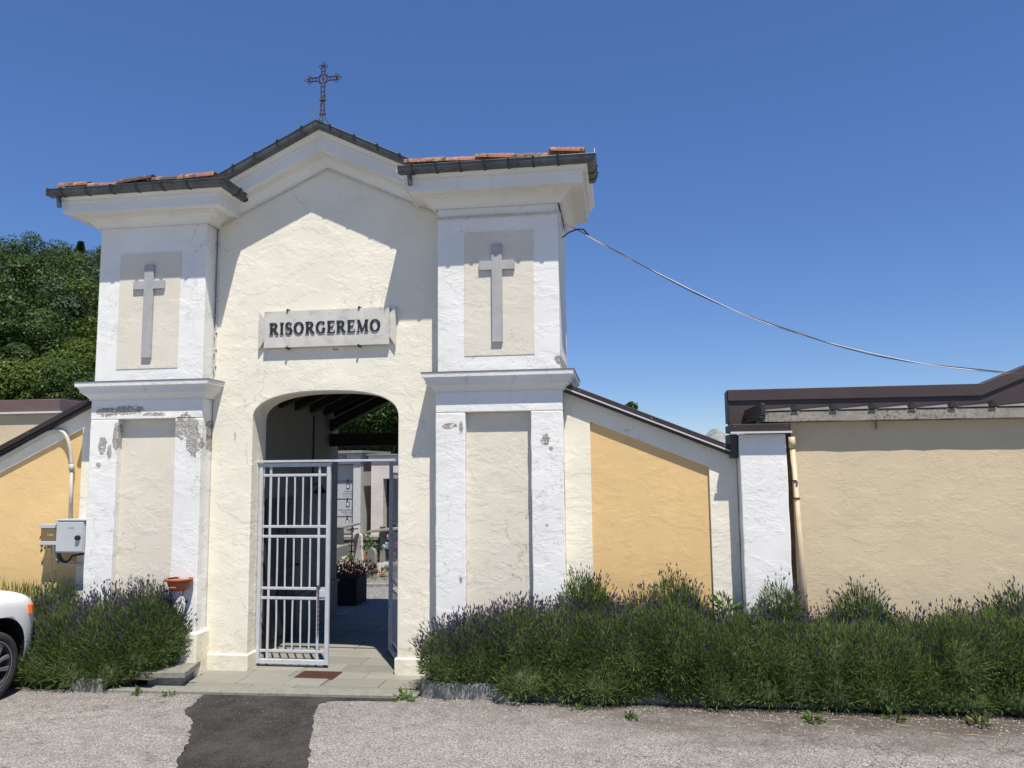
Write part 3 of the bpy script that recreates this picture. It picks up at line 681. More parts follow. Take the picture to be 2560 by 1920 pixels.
# ------------------------------------------------------------------ wing walls, white pilasters, side building
def wing(s, label):
    xa = X0 + s * 2.735; xb = X0 + s * 4.55
    zt_ = lambda x: (3.115 - 0.408 * (x + 0.53)) if s > 0 else (3.085 - 0.480 * (-6.28 - x))      # top of the coping
    T = thing('wing_wall', ((xa + xb) / 2, 0.1, 0), label, 'wall')
    q = lambda x: zt_(x) - 0.075
    pa, pb = X0 + s * 3.02, X0 + s * (4.262 if s > 0 else 4.35)
    po = -0.245 if s > 0 else -0.225
    # recess: frame 25 mm proud of the ochre panel
    fr = MB()
    fr.prism([(xa, -0.05), (pa, -0.05), (pa, q(pa) + po + (0.0)), (pb, q(pb) + po), (pb, -0.05), (xb, -0.05), (xb, q(xb)), (xa, q(xa))], 0.0, 0.03)
    fr.build('frame', m_cream, T, 0.006)
    MB().prism([(xa, -0.05), (xb, -0.05), (xb, q(xb) - 0.002), (xa, q(xa) - 0.002)], 0.055, 0.25).build('wall', m_cream, T)
    e = 0.02 * s
    MB().prism([(pa - e, -0.05), (pb + e, -0.05), (pb + e, q(pb) + po + 0.02), (pa - e, q(pa) + po + 0.02)], 0.031, 0.054).build('panel', m_orange, T)
    CPG = bpy.data.objects.new('coping', None); COL.objects.link(CPG); CPG.parent = T; CPG['_org'] = T['_org']
    xb2 = X0 + s * 4.57
    MB().prism([(xa, zt_(xa)), (xb2, zt_(xb2)), (xb2, zt_(xb2) - 0.055), (xa, zt_(xa) - 0.055)], -0.085, 0.33).build('cap_sheet', m_brown, CPG, 0.004)
    MB().prism([(xa, zt_(xa) - 0.056), (xb2, zt_(xb2) - 0.056), (xb2, zt_(xb2) - 0.072), (xa, zt_(xa) - 0.072)], -0.105, -0.083).build('drip_edge', m_drip if s > 0 else m_brown, CPG)
    MB().prism([(xa, zt_(xa) - 0.057), (xb2, zt_(xb2) - 0.057), (xb2, zt_(xb2) - 0.105), (xa, zt_(xa) - 0.105)], -0.07, 0.30).build('underside_shade', m_brown, CPG)  # dark strip standing for the shade under the coping
    for t in (0.1, 0.52, 0.93):
        x = xa + (xb - xa) * t; MB().tube([(x, -0.086, zt_(x) - 0.03), (x, -0.092, zt_(x) - 0.03)], 0.008, 8).build('screw', m_lead, CPG)
    return T
wing(1, "right wing wall with sloping top, cream border and ochre panel")
wing(-1, "left wing wall with sloping top and ochre panel behind the meter boxes")
def pilaster(s, label):
    xa, xb = sorted((X0 + s * 4.555, X0 + s * 5.02))
    T = thing('pilaster', ((xa + xb) / 2, 0, 0), label, 'pilaster')
    P = []
    for i in range(15):
        z = -0.05 + (2.545 + 0.05) * i / 14; j = [rnd.uniform(-0.004, 0.004) for _ in range(2)]
        P.append([(xa + j[0], 0.25, z), (xa + j[0], -0.20, z), (xb + j[1], -0.20, z), (xb + j[1], 0.25, z)])
    b = MB().grid(P, False, True); b.f += [(3, 2, 1, 0), tuple(56 + i for i in range(4))]
    b.build('shaft', m_white, T, 0.012)
    CPG = bpy.data.objects.new('cap', None); COL.objects.link(CPG); CPG.parent = T; CPG['_org'] = T['_org']
    MB().box(xa - 0.075, xb + 0.03, -0.27, 0.25, 2.568, 2.645).build('cap_sheet', m_brown, CPG, 0.004)
    MB().box(xa - 0.095, xb + 0.045, -0.295, -0.268, 2.548, 2.567).build('drip_edge', m_drip, CPG)
    MB().box(xa - 0.08, xa - 0.012, -0.15, 0.24, 2.30, 2.547).build('side_flashing', m_brown, CPG)
    for x in (xa - 0.05, xb - 0.01):
        MB().tube([(x, -0.271, 2.62), (x, -0.277, 2.62)], 0.006, 8).build('screw', m_lead, CPG)
pilaster(1, "white plastered pilaster with brown metal cap between ochre wing and tan building")
pilaster(-1, "white plastered pilaster at the outer end of the left wing wall")
B = thing('side_building', (4.5, 2, 0), "long tan rendered building with concrete eave and brown metal roof on the right", 'building')
MB().box(1.775, 8.2, 0.06, 5.0, -0.05, 2.668).build('wall', m_tan, B)
MB().prism([(1.672, -0.05), (1.774, -0.05), (1.774, 2.60), (1.672, 2.60)], 0.10, 0.20).build('corner_board', m_gap, B)
ev = MB(); P = []
for i in range(41):
    x = 1.475 + (8.2 - 1.475) * i / 40; j = rnd.uniform(-0.004, 0.004)
    P.append([(x, -0.075 + j * 0.5, 2.67 + j), (x, -0.075, 2.778 + j * 0.6), (x, 0.40, 2.778), (x, 0.40, 2.67)])
ev.grid(P, False, True); ev.f += [(0, 1, 2, 3), tuple(160 + k for k in (3, 2, 1, 0))]
ev.build('concrete_eave', m_concrete, B, 0.006)
RF = MB().box(1.50, 8.2, -0.06, 1.02, 2.7795, 2.788).build('roof_sheet', m_brown2, B)
for i in range(18):
    x = 1.805 + i * 0.382
    MB().prism([(x - 0.345, 2.7895), (x - 0.045, 2.7895), (x - 0.055, 2.818), (x - 0.30, 2.797)], -0.084, -0.072).build('pan_edge', m_pan, RF)
    MB().prism([(x - 0.372, 2.7895), (x + 0.012, 2.7895), (x + 0.010, 2.850), (x - 0.010, 2.850), (x - 0.36, 2.797)], -0.0715, -0.060).build('pan_flank', m_brown, RF)
    MB().prism([(x - 0.045, 2.789), (x + 0.03, 2.789), (x + 0.010, 2.852), (x - 0.012, 2.852)], -0.098, -0.0845).build('rib_end', m_brown, RF)
    MB().prism([(x - 0.012, 2.789), (x + 0.010, 2.789), (x + 0.010, 2.846), (x - 0.012, 2.846)], -0.0595, 1.02).build('rib', m_brown, RF)
# verge flashing along the left end
MB().box(1.455, 1.499, -0.09, 1.02, 2.74, 2.868).build('verge_flashing', m_brown, B, 0.004)
MB().box(1.44, 1.499, -0.085, 1.02, 2.71, 2.738).build('verge_drip', m_brown, B)
for yy in (0.05, 0.3, 0.6): MB().tube([(1.456, yy, 2.80), (1.448, yy, 2.80)], 0.008, 8).build('screw', m_lead, B)
MB().box(1.50, 1.76, 0.065, 1.0, 2.60, 2.669).build('verge_block', m_brown, B)
# higher parapet behind with folded flashing, rising at the right
up = MB(); up.prism([(1.285, 2.60), (8.2, 2.60), (8.2, 3.95), (6.2, 3.95), (4.10, 3.105), (1.285, 3.10)], 1.04, 1.20); up.build('parapet', m_brown2, B)
fl = MB(); fl.prism([(1.275, 2.985), (4.085, 2.985), (6.25, 3.87), (8.2, 3.87), (8.2, 3.97), (6.19, 3.97), (4.10, 3.125), (1.275, 3.12)], 1.015, 1.23); fl.build('parapet_flashing', m_brown2, B, 0.004)
MB().box(1.262, 1.284, 1.03, 1.22, 2.72, 3.10).build('parapet_end', m_brown, B)
MB().tube([(4.72, 1.03, 3.16), (4.72, 0.97, 3.16)], 0.05, 14).build('vent_pipe', m_drip, B)
MB().tube([(2.62, 0.02, 2.67), (2.62, 0.02, 2.58)], 0.012, 8).build('drip_spout', m_concrete, B)
# downpipe on the tan wall
dp = thing('downpipe', (1.79, 0.0, 0), "beige plastic downpipe at the left corner of the tan building", 'downpipe')
MB().tube([(1.772, 0.0, 2.40), (1.845, 0.0, 0.10)], 0.027, 14).build('pipe', m_pipe, dp, smooth=True)
MB().tube([(1.768, 0.0, 2.515), (1.772, 0.0, 2.40)], 0.035, 14).build('socket', m_pipe, dp, smooth=True)
for z in (2.06, 1.88):
    x = 1.770 + (2.44 - z) * 0.0315
    MB().tube([(x, 0, z - 0.008), (x, 0, z + 0.008)], 0.034, 14).build('clip', m_rust, dp)
MB().tube([(1.80, -0.03, 2.06), (1.80, -0.05, 2.06)], 0.012, 8).build('screw', m_drip, dp)
# small building roof left, behind the wing
SH = thing('garden_building', (-12, 5.8, 0), "low building with pinkish brown metal roof edge behind the left wing wall", 'building')
MB().box(-16.5, -10.75, 5.05, 9.0, 0, 3.34).build('wall', m_tan, SH)
MB().box(-16.6, -10.68, 4.995, 9.2, 3.39, 3.62).build('roof_fascia', simple("faded_mauve_metal", (0.145, 0.095, 0.09), 0.5), SH, 0.01)
MB().box(-16.6, -10.63, 4.96, 5.036, 3.345, 3.385).build('drip_edge', m_drip, SH)
MB().box(-16.5, -10.72, 5.04, 9.1, 3.341, 3.3885).build('soffit', m_brown, SH)
MB().box(-16.6, -10.9, 5.5, 9.2, 3.62, 3.68).build('roof_sheet', m_brown, SH)

# ------------------------------------------------------------------ lettering
def stroke(m, pts, w, y0, y1):
    """constant or varying width flat stroke in the XZ plane, extruded along y"""
    n = len(pts); Lf, Rt = [], []
    for i, p in enumerate(pts):
        a = pts[max(i - 1, 0)]; b = pts[min(i + 1, n - 1)]
        dx, dz = b[0] - a[0], b[1] - a[1]; l = math.hypot(dx, dz) or 1
        ww = w[i] if isinstance(w, (list, tuple)) else w
        nx, nz = -dz / l * ww / 2, dx / l * ww / 2
        Lf.append((p[0] + nx, p[1] + nz)); Rt.append((p[0] - nx, p[1] - nz))
    P = []
    for l_, r_ in zip(Lf, Rt): P.append([(l_[0], y0, l_[1]), (r_[0], y0, r_[1]), (r_[0], y1, r_[1]), (l_[0], y1, l_[1])])
    m.grid(P, False, True); o = len(m.v) - 4 * n
    m.f += [(o, o + 3, o + 2, o + 1), tuple(o + 4 * (n - 1) + k for k in range(4))]
def arc(cx, cz, rx, rz, a0, a1, n=14): return [(cx + rx * math.cos(R(a0 + (a1 - a0) * i / n)), cz + rz * math.sin(R(a0 + (a1 - a0) * i / n))) for i in range(n + 1)]
def letter(ch):
    T, t, sr = 0.20, 0.085, 0.055      # thick, thin, serif
    S = []; wd = 0.7
    def serif(x, z, w=0.34): S.append(([(x - w / 2, z), (x + w / 2, z)], sr))
    if ch == 'I': wd = 0.34; S.append(([(0.17, 0.02), (0.17, 0.98)], T)); serif(0.17, 0.03); serif(0.17, 0.97)
    if ch in 'R':
        wd = 0.82; S.append(([(0.17, 0.02), (0.17, 0.98)], T)); serif(0.17, 0.03); serif(0.15, 0.97, 0.30)
        S.append(([(0.2, 0.955), (0.40, 0.955)] + arc(0.40, 0.74, 0.21, 0.215, 85, -85) + [(0.40, 0.525), (0.2, 0.525)], [0.07, 0.075] + [0.08 + 0.11 * math.sin(math.pi * i / 14) for i in range(15)] + [0.075, 0.07]))
        S.append(([(0.38, 0.52), (0.66, 0.10), (0.74, 0.04)], [0.15, 0.19, 0.14])); serif(0.72, 0.03, 0.24)
    if ch == 'E':
        wd = 0.70; S.append(([(0.17, 0.02), (0.17, 0.98)], T)); S.append(([(0.02, 0.97), (0.64, 0.97)], sr + 0.02)); S.append(([(0.02, 0.03), (0.66, 0.03)], sr + 0.02)); S.append(([(0.2, 0.51), (0.50, 0.51)], 0.07))
        S.append(([(0.62, 0.78), (0.625, 0.97)], [0.03, 0.09])); S.append(([(0.645, 0.24), (0.65, 0.03)], [0.03, 0.09])); S.append(([(0.495, 0.40), (0.495, 0.62)], 0.055))
    if ch == 'O':
        wd = 0.90; S.append((arc(0.44, 0.5, 0.345, 0.46, 90, 450, 36), [0.08 + 0.13 * abs(math.cos(R(90 + 10 * i))) for i in range(37)]))
    if ch in 'GC':
        wd = 0.86; S.append((arc(0.44, 0.5, 0.345, 0.46, 42, 322, 28), [0.08 + 0.13 * abs(math.cos(R(42 + 10 * i))) for i in range(29)]))
        S.append(([(0.70, 0.66), (0.71, 0.96)], [0.03, 0.08]))
        if ch == 'G': S.append(([(0.70, 0.06), (0.70, 0.42)], 0.17)); S.append(([(0.54, 0.42), (0.84, 0.42)], sr))
        else: S.append(([(0.69, 0.10), (0.72, 0.30)], [0.09, 0.03]))
    if ch == 'S':
        wd = 0.66; pts = arc(0.32, 0.735, 0.22, 0.225, 35, 250, 14) + arc(0.32, 0.265, 0.24, 0.235, 75, -150, 16)
        S.append((pts, [0.08 + 0.12 * math.sin(math.pi * i / (len(pts) - 1)) for i in range(len(pts))]))
        S.append(([(0.52, 0.72), (0.535, 0.95)], [0.03, 0.08])); S.append(([(0.09, 0.28), (0.075, 0.05)], [0.03, 0.08]))
    if ch == 'M':
        wd = 1.06; S.append(([(0.15, 0.02), (0.19, 0.97)], 0.075)); S.append(([(0.19, 0.96), (0.52, 0.04)], 0.18)); S.append(([(0.52, 0.04), (0.84, 0.96)], 0.075)); S.append(([(0.84, 0.97), (0.88, 0.02)], T))
        serif(0.15, 0.03, 0.26); serif(0.88, 0.03, 0.34); serif(0.15, 0.97, 0.22); serif(0.90, 0.97, 0.26)
    if ch == 'A':
        wd = 0.86; S.append(([(0.12, 0.02), (0.42, 0.98)], 0.08)); S.append(([(0.42, 0.98), (0.74, 0.02)], 0.19)); S.append(([(0.22, 0.34), (0.62, 0.34)], 0.065)); serif(0.12, 0.03, 0.26); serif(0.75, 0.03, 0.32)
    return S, wd
def write(parent, text, x0, x1, z0, hgt, yf, depth, mat, slope=0.0):
    ws = [letter(c)[1] for c in text]; gap = 0.13 * hgt
    sx = (x1 - x0 - gap * (len(text) - 1)) / (sum(ws) * hgt)
    x = x0
    for c_, w in zip(text, ws):
        S, _ = letter(c_); m = MB()
        for q, (pts, wd) in enumerate(S):
            stroke(m, [(x + p[0] * hgt * sx, z0 + p[1] * hgt) for p in pts], [v * hgt for v in wd] if isinstance(wd, list) else wd * hgt, yf - depth - 0.0004 * q, yf)
        m.build('letter', mat, parent)
        x += w * hgt * sx + gap
def btext(parent, name, text, x, z, size, y, mat, align='CENTER'):
    cu = bpy.data.curves.new(name, 'FONT'); cu.body = text; cu.size = size; cu.align_x = align; cu.extrude = 0.001; cu.resolution_u = 2; cu.space_character = 1.15
    o = bpy.data.objects.new(name + '_tmp', cu); COL.objects.link(o)
    dg = bpy.context.evaluated_depsgraph_get(); me = bpy.data.meshes.new_from_object(o.evaluated_get(dg))
    bpy.data.objects.remove(o); me.materials.clear(); me.materials.append(mat)
    o = bpy.data.objects.new(name, me); COL.objects.link(o); o.rotation_euler = (R(90), 0, 0)
    org = Vector(parent.get('_org', (0, 0, 0))); o.parent = parent; o.location = Vector((x, y, z)) - org
    return o

# ------------------------------------------------------------------ things on the facade
SG = thing('name_plaque', (-3.34, -0.03, 3.63), "pale stone plaque with raised black capitals RISORGEREMO over the arch", 'sign')
xl, xr, zb, zt2 = -4.075, -2.575, 3.63, 4.06
sl = MB().prism([(xl + 0.0, zb), (xr - 0.0, zb), (xr, zt2), (xl, zt2)], -0.062, -0.022).build('slab', m_slab, SG, 0.003)
for s, xe in ((-1, xl), (1, xr)):
    a = xe + s * 0.001; b = xe + s * 0.072
    MB().prism([(a, zb + 0.085), (b, zb - 0.015), (b, zt2 + 0.015), (a, zt2 - 0.075)], -0.05, -0.018).build('ear', m_slab, SG, 0.003)
MB().box(xl - 0.02, xr + 0.02, -0.021, 0.0, zb + 0.03, zt2 - 0.03).build('backing', m_slab, SG)
write(SG, "RISORGEREMO", -4.005, -2.675, 3.782, 0.140, -0.062, 0.012, m_black)
for x in (-3.79, -2.93):
    for z in (zb - 0.004, zt2 + 0.004):
        MB().box(x - 0.010, x + 0.010, -0.075, -0.0, z - 0.014, z + 0.014).build('clip', m_iron, SG)
for s, cx, z0, z1, za, lab in ((1, -1.298, 3.58, 4.67, 4.38, "plain grey marble cross on the right pillar"), (-1, -5.415, 3.53, 4.63, 4.34, "plain grey marble cross on the left pillar")):
    MBc = MB(); h = 0.058; a = 0.195; za2 = za + 0.10
    p = [(cx - h, z0), (cx + h, z0), (cx + h, za), (cx + a, za), (cx + a, za2), (cx + h, za2), (cx + h, z1), (cx - h, z1), (cx - h, za2), (cx - a, za2), (cx - a, za), (cx - h, za)]
    MBc.prism(p, YF - 0.032, YF - 0.0005)
    tag(MBc.build('wall_cross', m_marble, None, 0.003), lab, 'cross', 'marble crosses on the gatehouse pillars')
# iron cross on the ridge
IC = thing('iron_cross', (-3.345, -0.20, 6.22), "openwork rusty wrought iron cross with trefoil ends on the gable ridge", 'cross')
cx, cy, cb = -3.348, -0.20, 6.22
ct = 6.99; ca = 6.775; hw = 0.024; rr = 0.0052
def pt(x, z): return (cx + x, cy, cb + z)
ca -= cb; ct -= cb
up = MB()
for s in (-1, 1):
    up.tube([pt(s * hw, 0.10), pt(s * hw, ca - 0.05)], rr); up.tube([pt(s * hw, ca + 0.05), pt(s * hw, ct - 0.07)], rr)
    up.tube([pt(s * hw, 0.12), pt(s * 0.035, 0.06), pt(s * 0.06, 0.03), pt(s * 0.062, 0.0), pt(s * 0.045, -0.012), pt(s * 0.03, 0.005)], rr)
up.tube([pt(0, -0.02), pt(0, 0.14)], rr)
up.build('upright', m_iron, IC)
arm = MB()
for s in (-1, 1):
    for t in (-1, 1): arm.tube([pt(s * 0.045, ca + t * hw), pt(s * 0.165, ca + t * hw)], rr)
arm.build('cross_arm', m_iron, IC)
def oval(m, c, a, b, n=12): m.tube([pt(c[0] + a * math.cos(2 * math.pi * i / n), c[1] + b * math.sin(2 * math.pi * i / n)) for i in range(n + 1)], rr * 0.85, 5, False)
sc = MB()
for z, b in ((0.15, 0.022), (0.20, 0.026), (0.37, 0.022), (0.43, 0.03), (0.485, 0.022), (ca + 0.075, 0.018), (ca + 0.115, 0.02)): oval(sc, (0, z), hw * 0.8, b)
for s in (-1, 1):
    for x, a in ((0.072, 0.018), (0.112, 0.02), (0.145, 0.013)): oval(sc, (s * x, ca), a, hw * 0.8)
    sc.tube([pt(-s * hw, 0.23), pt(0, 0.265), pt(s * hw, 0.30)], rr); sc.tube([pt(-s * hw, 0.36), pt(0, 0.32), pt(s * hw, 0.29)], rr)
sc.build('scrollwork', m_iron, IC)
for (x, z, dx, dz) in ((0, ct - 0.055, 0, 1), (-0.172, ca, -1, 0), (0.172, ca, 1, 0)):
    tf = MB()
    for (ox, oz) in ((dx * 0.028, dz * 0.028), (dz * 0.032 - dx * 0.006, dx * 0.032 - dz * 0.006), (-dz * 0.032 - dx * 0.006, -dx * 0.032 - dz * 0.006)): oval(tf, (x + ox, z + oz), 0.018, 0.018, 10)
    tf.tube([pt(x - 0.02 * abs(dz), z - 0.02 * abs(dx)), pt(x + 0.02 * abs(dz), z + 0.02 * abs(dx))], 0.011, 6)
    tf.tube([pt(x + dx * 0.046, z + dz * 0.046), pt(x + dx * 0.062, z + dz * 0.062)], [0.006, 0.001], 6)
    tf.build('trefoil', m_iron, IC)
rg = MB(); oval(rg, (0, ca), 0.045, 0.048, 20)
for s in (-1, 1):
    for t in (-1, 1): rg.add([pt(s * 0.030, ca + t * 0.034), pt(s * 0.050, ca + t * 0.034), pt(s * 0.050, ca + t * 0.052), pt(s * 0.030, ca + t * 0.052)], [(0, 1, 2, 3)]); rg.tube([pt(s * 0.032, ca + t * 0.042), pt(s * 0.05, ca + t * 0.042)], 0.009, 6)
rg.build('ring', m_iron, IC)
ht = MB(); ht.prism([(cx + 0.0, cb + ca - 0.032), (cx + 0.022, cb + ca + 0.002), (cx + 0.020, cb + ca + 0.020), (cx + 0.006, cb + ca + 0.022), (cx, cb + ca + 0.034), (cx - 0.006, cb + ca + 0.022), (cx - 0.020, cb + ca + 0.020), (cx - 0.022, cb + ca + 0.002)], cy - 0.006, cy + 0.006)
ht.build('heart', m_rust, IC)
for z in (0.295, 0.125):
    kb = MB()
    for s in (-1, 1): kb.tube([pt(s * 0.022, z), pt(s * 0.040, z)], 0.010, 6)
    kb.tube([pt(0, z - 0.02), pt(0, z), pt(0, z + 0.02)], [0.002, 0.018, 0.002], 6); kb.build('knot', m_rust, IC)
fs = thing('star_finial', (-3.36, -0.42, 6.20), "tiny metal star on a pin at the gable tip left of the iron cross", 'finial')
MB().tube([(-3.375, -0.40, 6.17), (-3.375, -0.40, 6.30)], 0.008, 6).build('pin', m_lead, fs)
sm_ = MB()
for i in range(5):
    a = R(90 + 72 * i); sm_.add([(-3.375, -0.415, 6.31), (-3.375 + 0.012 * math.cos(a + 0.6), -0.40, 6.31 + 0.010 * math.sin(a + 0.6)), (-3.375 + 0.045 * math.cos(a), -0.40, 6.31 + 0.028 * math.sin(a)), (-3.375 + 0.012 * math.cos(a - 0.6), -0.40, 6.31 + 0.010 * math.sin(a - 0.6))], [(0, 1, 2, 3)])
sm_.build('star', m_lead, fs)
# thin cables on the facade
wc = thing('wall_cable', (-3.35, 0, 5.0), "thin painted cable following the gable and crossing the right pillar", 'cable')
m = MB()
zz = [(X0 - 1.352, -0.008, z) for z in np.linspace(3.35, 5.06, 9)] + [(X0 - 1.34, -0.02, 5.12)] + [(X0 + x, -0.022, z_rake(x) - 0.012) for x in (-1.25, -0.9, -0.5, -0.08)] + [(X0, -0.022, 5.752)] + [(X0 + x, -0.022, z_rake(x) - 0.012) for x in (0.1, 0.5, 0.9, 1.3)]
m.tube(zz, 0.0075, 6); m.build('cable_run', m_wirec, wc)
m = MB()
for dz in (0.0, 0.016): m.tube([(X0 + 1.362, YF - 0.008, 4.99 + dz)] + [(X0 + 1.40 + i * 0.148, YF - 0.010, 4.99 + dz + rnd.uniform(-0.004, 0.004)) for i in range(9)] + [(X0 + 2.74, YF - 0.012, 4.99 + dz), (X0 + 2.757, YF + 0.02, 4.97 + dz), (X0 + 2.757, 0.05, 4.86 + dz)], 0.0065, 6)
m.build('cable_run', m_wirec, wc)
for i in range(6): MB().box(X0 + 1.5 + i * 0.22, X0 + 1.512 + i * 0.22, YF - 0.022, YF, 4.982, 5.014).build('cable_clip', m_wirec, wc)
for i in range(6): MB().box(X0 - 1.366, X0 - 1.334, -0.022, 0.0, 3.44 + i * 0.2, 3.452 + i * 0.2).build('cable_clip', m_wirec, wc)
# overhead line
oc = thing('overhead_cable', (0, 0.1, 4.5), "twisted black and pale overhead cable sagging from the right pillar over the side building", 'cable')
cp_ = [(-0.60, 0.1, 4.985), (-0.529, 0.1, 4.952), (-0.209, 0.1, 4.754), (0.345, 0.1, 4.41), (0.839, 0.1, 4.118), (1.322, 0.1, 3.862), (1.794, 0.1, 3.668), (2.261, 0.1, 3.492), (2.72, 0.1, 3.355), (3.174, 0.1, 3.25), (4.11, 0.1, 3.12), (5.4, 0.1, 3.08), (7.0, 0.1, 3.3), (9.0, 0.1, 3.95)]
def resample(p, n):
    p = np.array(p); d = np.r_[0, np.cumsum(np.linalg.norm(np.diff(p, axis=0), axis=1))]; t = np.linspace(0, d[-1], n)
    q = np.stack([np.interp(t, d, p[:, i]) for i in range(3)], 1)
    for _ in range(6): q[1:-1] = (q[:-2] + q[1:-1] * 2 + q[2:]) / 4
    return q
q = resample(cp_, 150)
for nm, mt, ph, r_ in (('black_strand', m_cable, 0, 0.0058), ('pale_strand', m_wirew, math.pi, 0.0048)):
    MB().tube([(p[0], p[1] + 0.007 * math.cos(i * 0.21 + ph), p[2] + 0.0075 * math.sin(i * 0.21 + ph)) for i, p in enumerate(q)], r_, 6).build(nm, mt, oc)
MB().tube([(-0.60, 0.06, 4.80), (-0.52, 0.07, 4.86), (-0.42, 0.08, 4.895), (-0.36, 0.09, 4.89), (-0.30, 0.1, 4.82)], 0.008, 6).build('tail', m_cable, oc)
# pot, boxes, conduit
pot = thing('wall_pot', (-4.86, YF, 0.92), "empty half-round terracotta pot hung on the left pillar", 'flower pot')
MB().lathe([(0.075, 0.0), (0.085, 0.0), (0.105, 0.03), (0.125, 0.08), (0.132, 0.115), (0.120, 0.115), (0.10, 0.05), (0.07, 0.012)], (0, 0, 0), 18).build('bowl', m_terra, pot, smooth=True, local=True).scale = (1.0, 0.9, 1.0)
bpy.data.objects['bowl'].location = (0.0, -0.10, 0)
MB().lathe([(0.122, 0.112), (0.147, 0.112), (0.150, 0.122), (0.147, 0.132), (0.122, 0.132)], (0, 0, 0), 22).build('rim', m_terra, pot, smooth=True, local=True).location = (0, -0.10, 0)
bpy.data.objects['rim'].scale = (1.0, 0.92, 1.0)
MB().box(-0.04, 0.04, -0.225, -0.208, 0.035, 0.055).build('boss', m_terra, pot, 0.008, local=True)
eb = thing('meter_cabinet', (-6.33, -0.1, 1.3), "grey plastic meter cabinet with black lock on the left wing wall", 'meter cabinet')
MB().box(-6.50, -6.14, -0.19, 0.0, 1.30, 1.665).build('cabinet', m_boxg, eb, 0.012)
MB().box(-6.49, -6.15, -0.202, -0.191, 1.315, 1.655).build('door', m_boxg, eb, 0.006)
MB().tube([(-6.205, -0.203, 1.475), (-6.205, -0.235, 1.475)], 0.028, 14).build('lock', m_blackpl, eb)
MB().box(-6.35, -6.26, -0.2035, -0.2025, 1.583, 1.588).build('embossed_line', m_lead, eb)
MB().box(-6.52, -6.12, -0.205, 0.0, 1.667, 1.682).build('rain_lip', m_boxg, eb, 0.003)
mb_ = thing('fuse_box', (-6.61, -0.08, 1.39), "small fuse box with smoked window left of the grey meter cabinet", 'fuse box')
fbx = MB().box(-6.73, -6.515, -0.15, 0.0, 1.39, 1.62).build('case', m_boxg, mb_, 0.006)
MB().box(-6.722, -6.522, -0.158, -0.149, 1.432, 1.578).build('window', m_win, mb_, 0.003)
MB().box(-6.735, -6.51, -0.163, -0.10, 1.579, 1.625).build('upper_lip', m_boxg, mb_, 0.004)
MB().box(-6.735, -6.51, -0.163, -0.10, 1.387, 1.431).build('lower_lip', m_boxg, mb_, 0.004)
btext(mb_, 'meter_digits', "1280", -6.60, 1.49, 0.035, -0.159, m_pvc)
cd = thing('conduit', (-6.6, -0.03, 2.2), "pale plastic conduit bending down from the left coping to the meter cabinet", 'conduit')
pts = [(-7.9, -0.03, 2.16), (-7.40, -0.03, 2.405), (-6.80, -0.03, 2.705), (-6.66, -0.03, 2.745), (-6.585, -0.03, 2.71), (-6.525, -0.03, 2.60), (-6.485, -0.03, 2.46), (-6.47, -0.03, 2.30)]
q = resample(pts[2:], 18); MB().tube([pts[0], pts[1]] + [tuple(p) for p in q], 0.022, 10).build('upper_run', m_pvc, cd, smooth=True)
MB().tube([(-6.47, -0.03, 2.32), (-6.468, -0.03, 2.24)], 0.03, 12).build('coupling', m_pvc, cd, smooth=True)
MB().tube([(-6.468, -0.03, 2.26), (-6.455, -0.03, 1.68)], 0.020, 10).build('lower_run', m_pvc, cd, smooth=True)
lc = thing('cable_loops', (-6.4, -0.08, 1.2), "looped grey cables hanging under the meter cabinet", 'cables')
for k2, (r0, mt) in enumerate(((0.12, m_pvc), (0.10, m_cable), (0.085, m_cable))):
    MB().tube([(-6.48 + k2 * 0.03 + r0 * math.cos(R(a)) + (0.20 if a > 330 else 0), -0.07 - 0.02 * k2, 1.33 + (r0 + 0.05) * math.sin(R(a))) for a in range(150, 391, 15)] if k2 else [(-6.59, -0.07, 1.40), (-6.59, -0.08, 1.28), (-6.55, -0.08, 1.20), (-6.47, -0.08, 1.165), (-6.36, -0.08, 1.15), (-6.24, -0.08, 1.16), (-6.17, -0.07, 1.21), (-6.16, -0.07, 1.32)], 0.014 if k2 == 0 else 0.010, 8).build('loop', mt, lc, smooth=True)

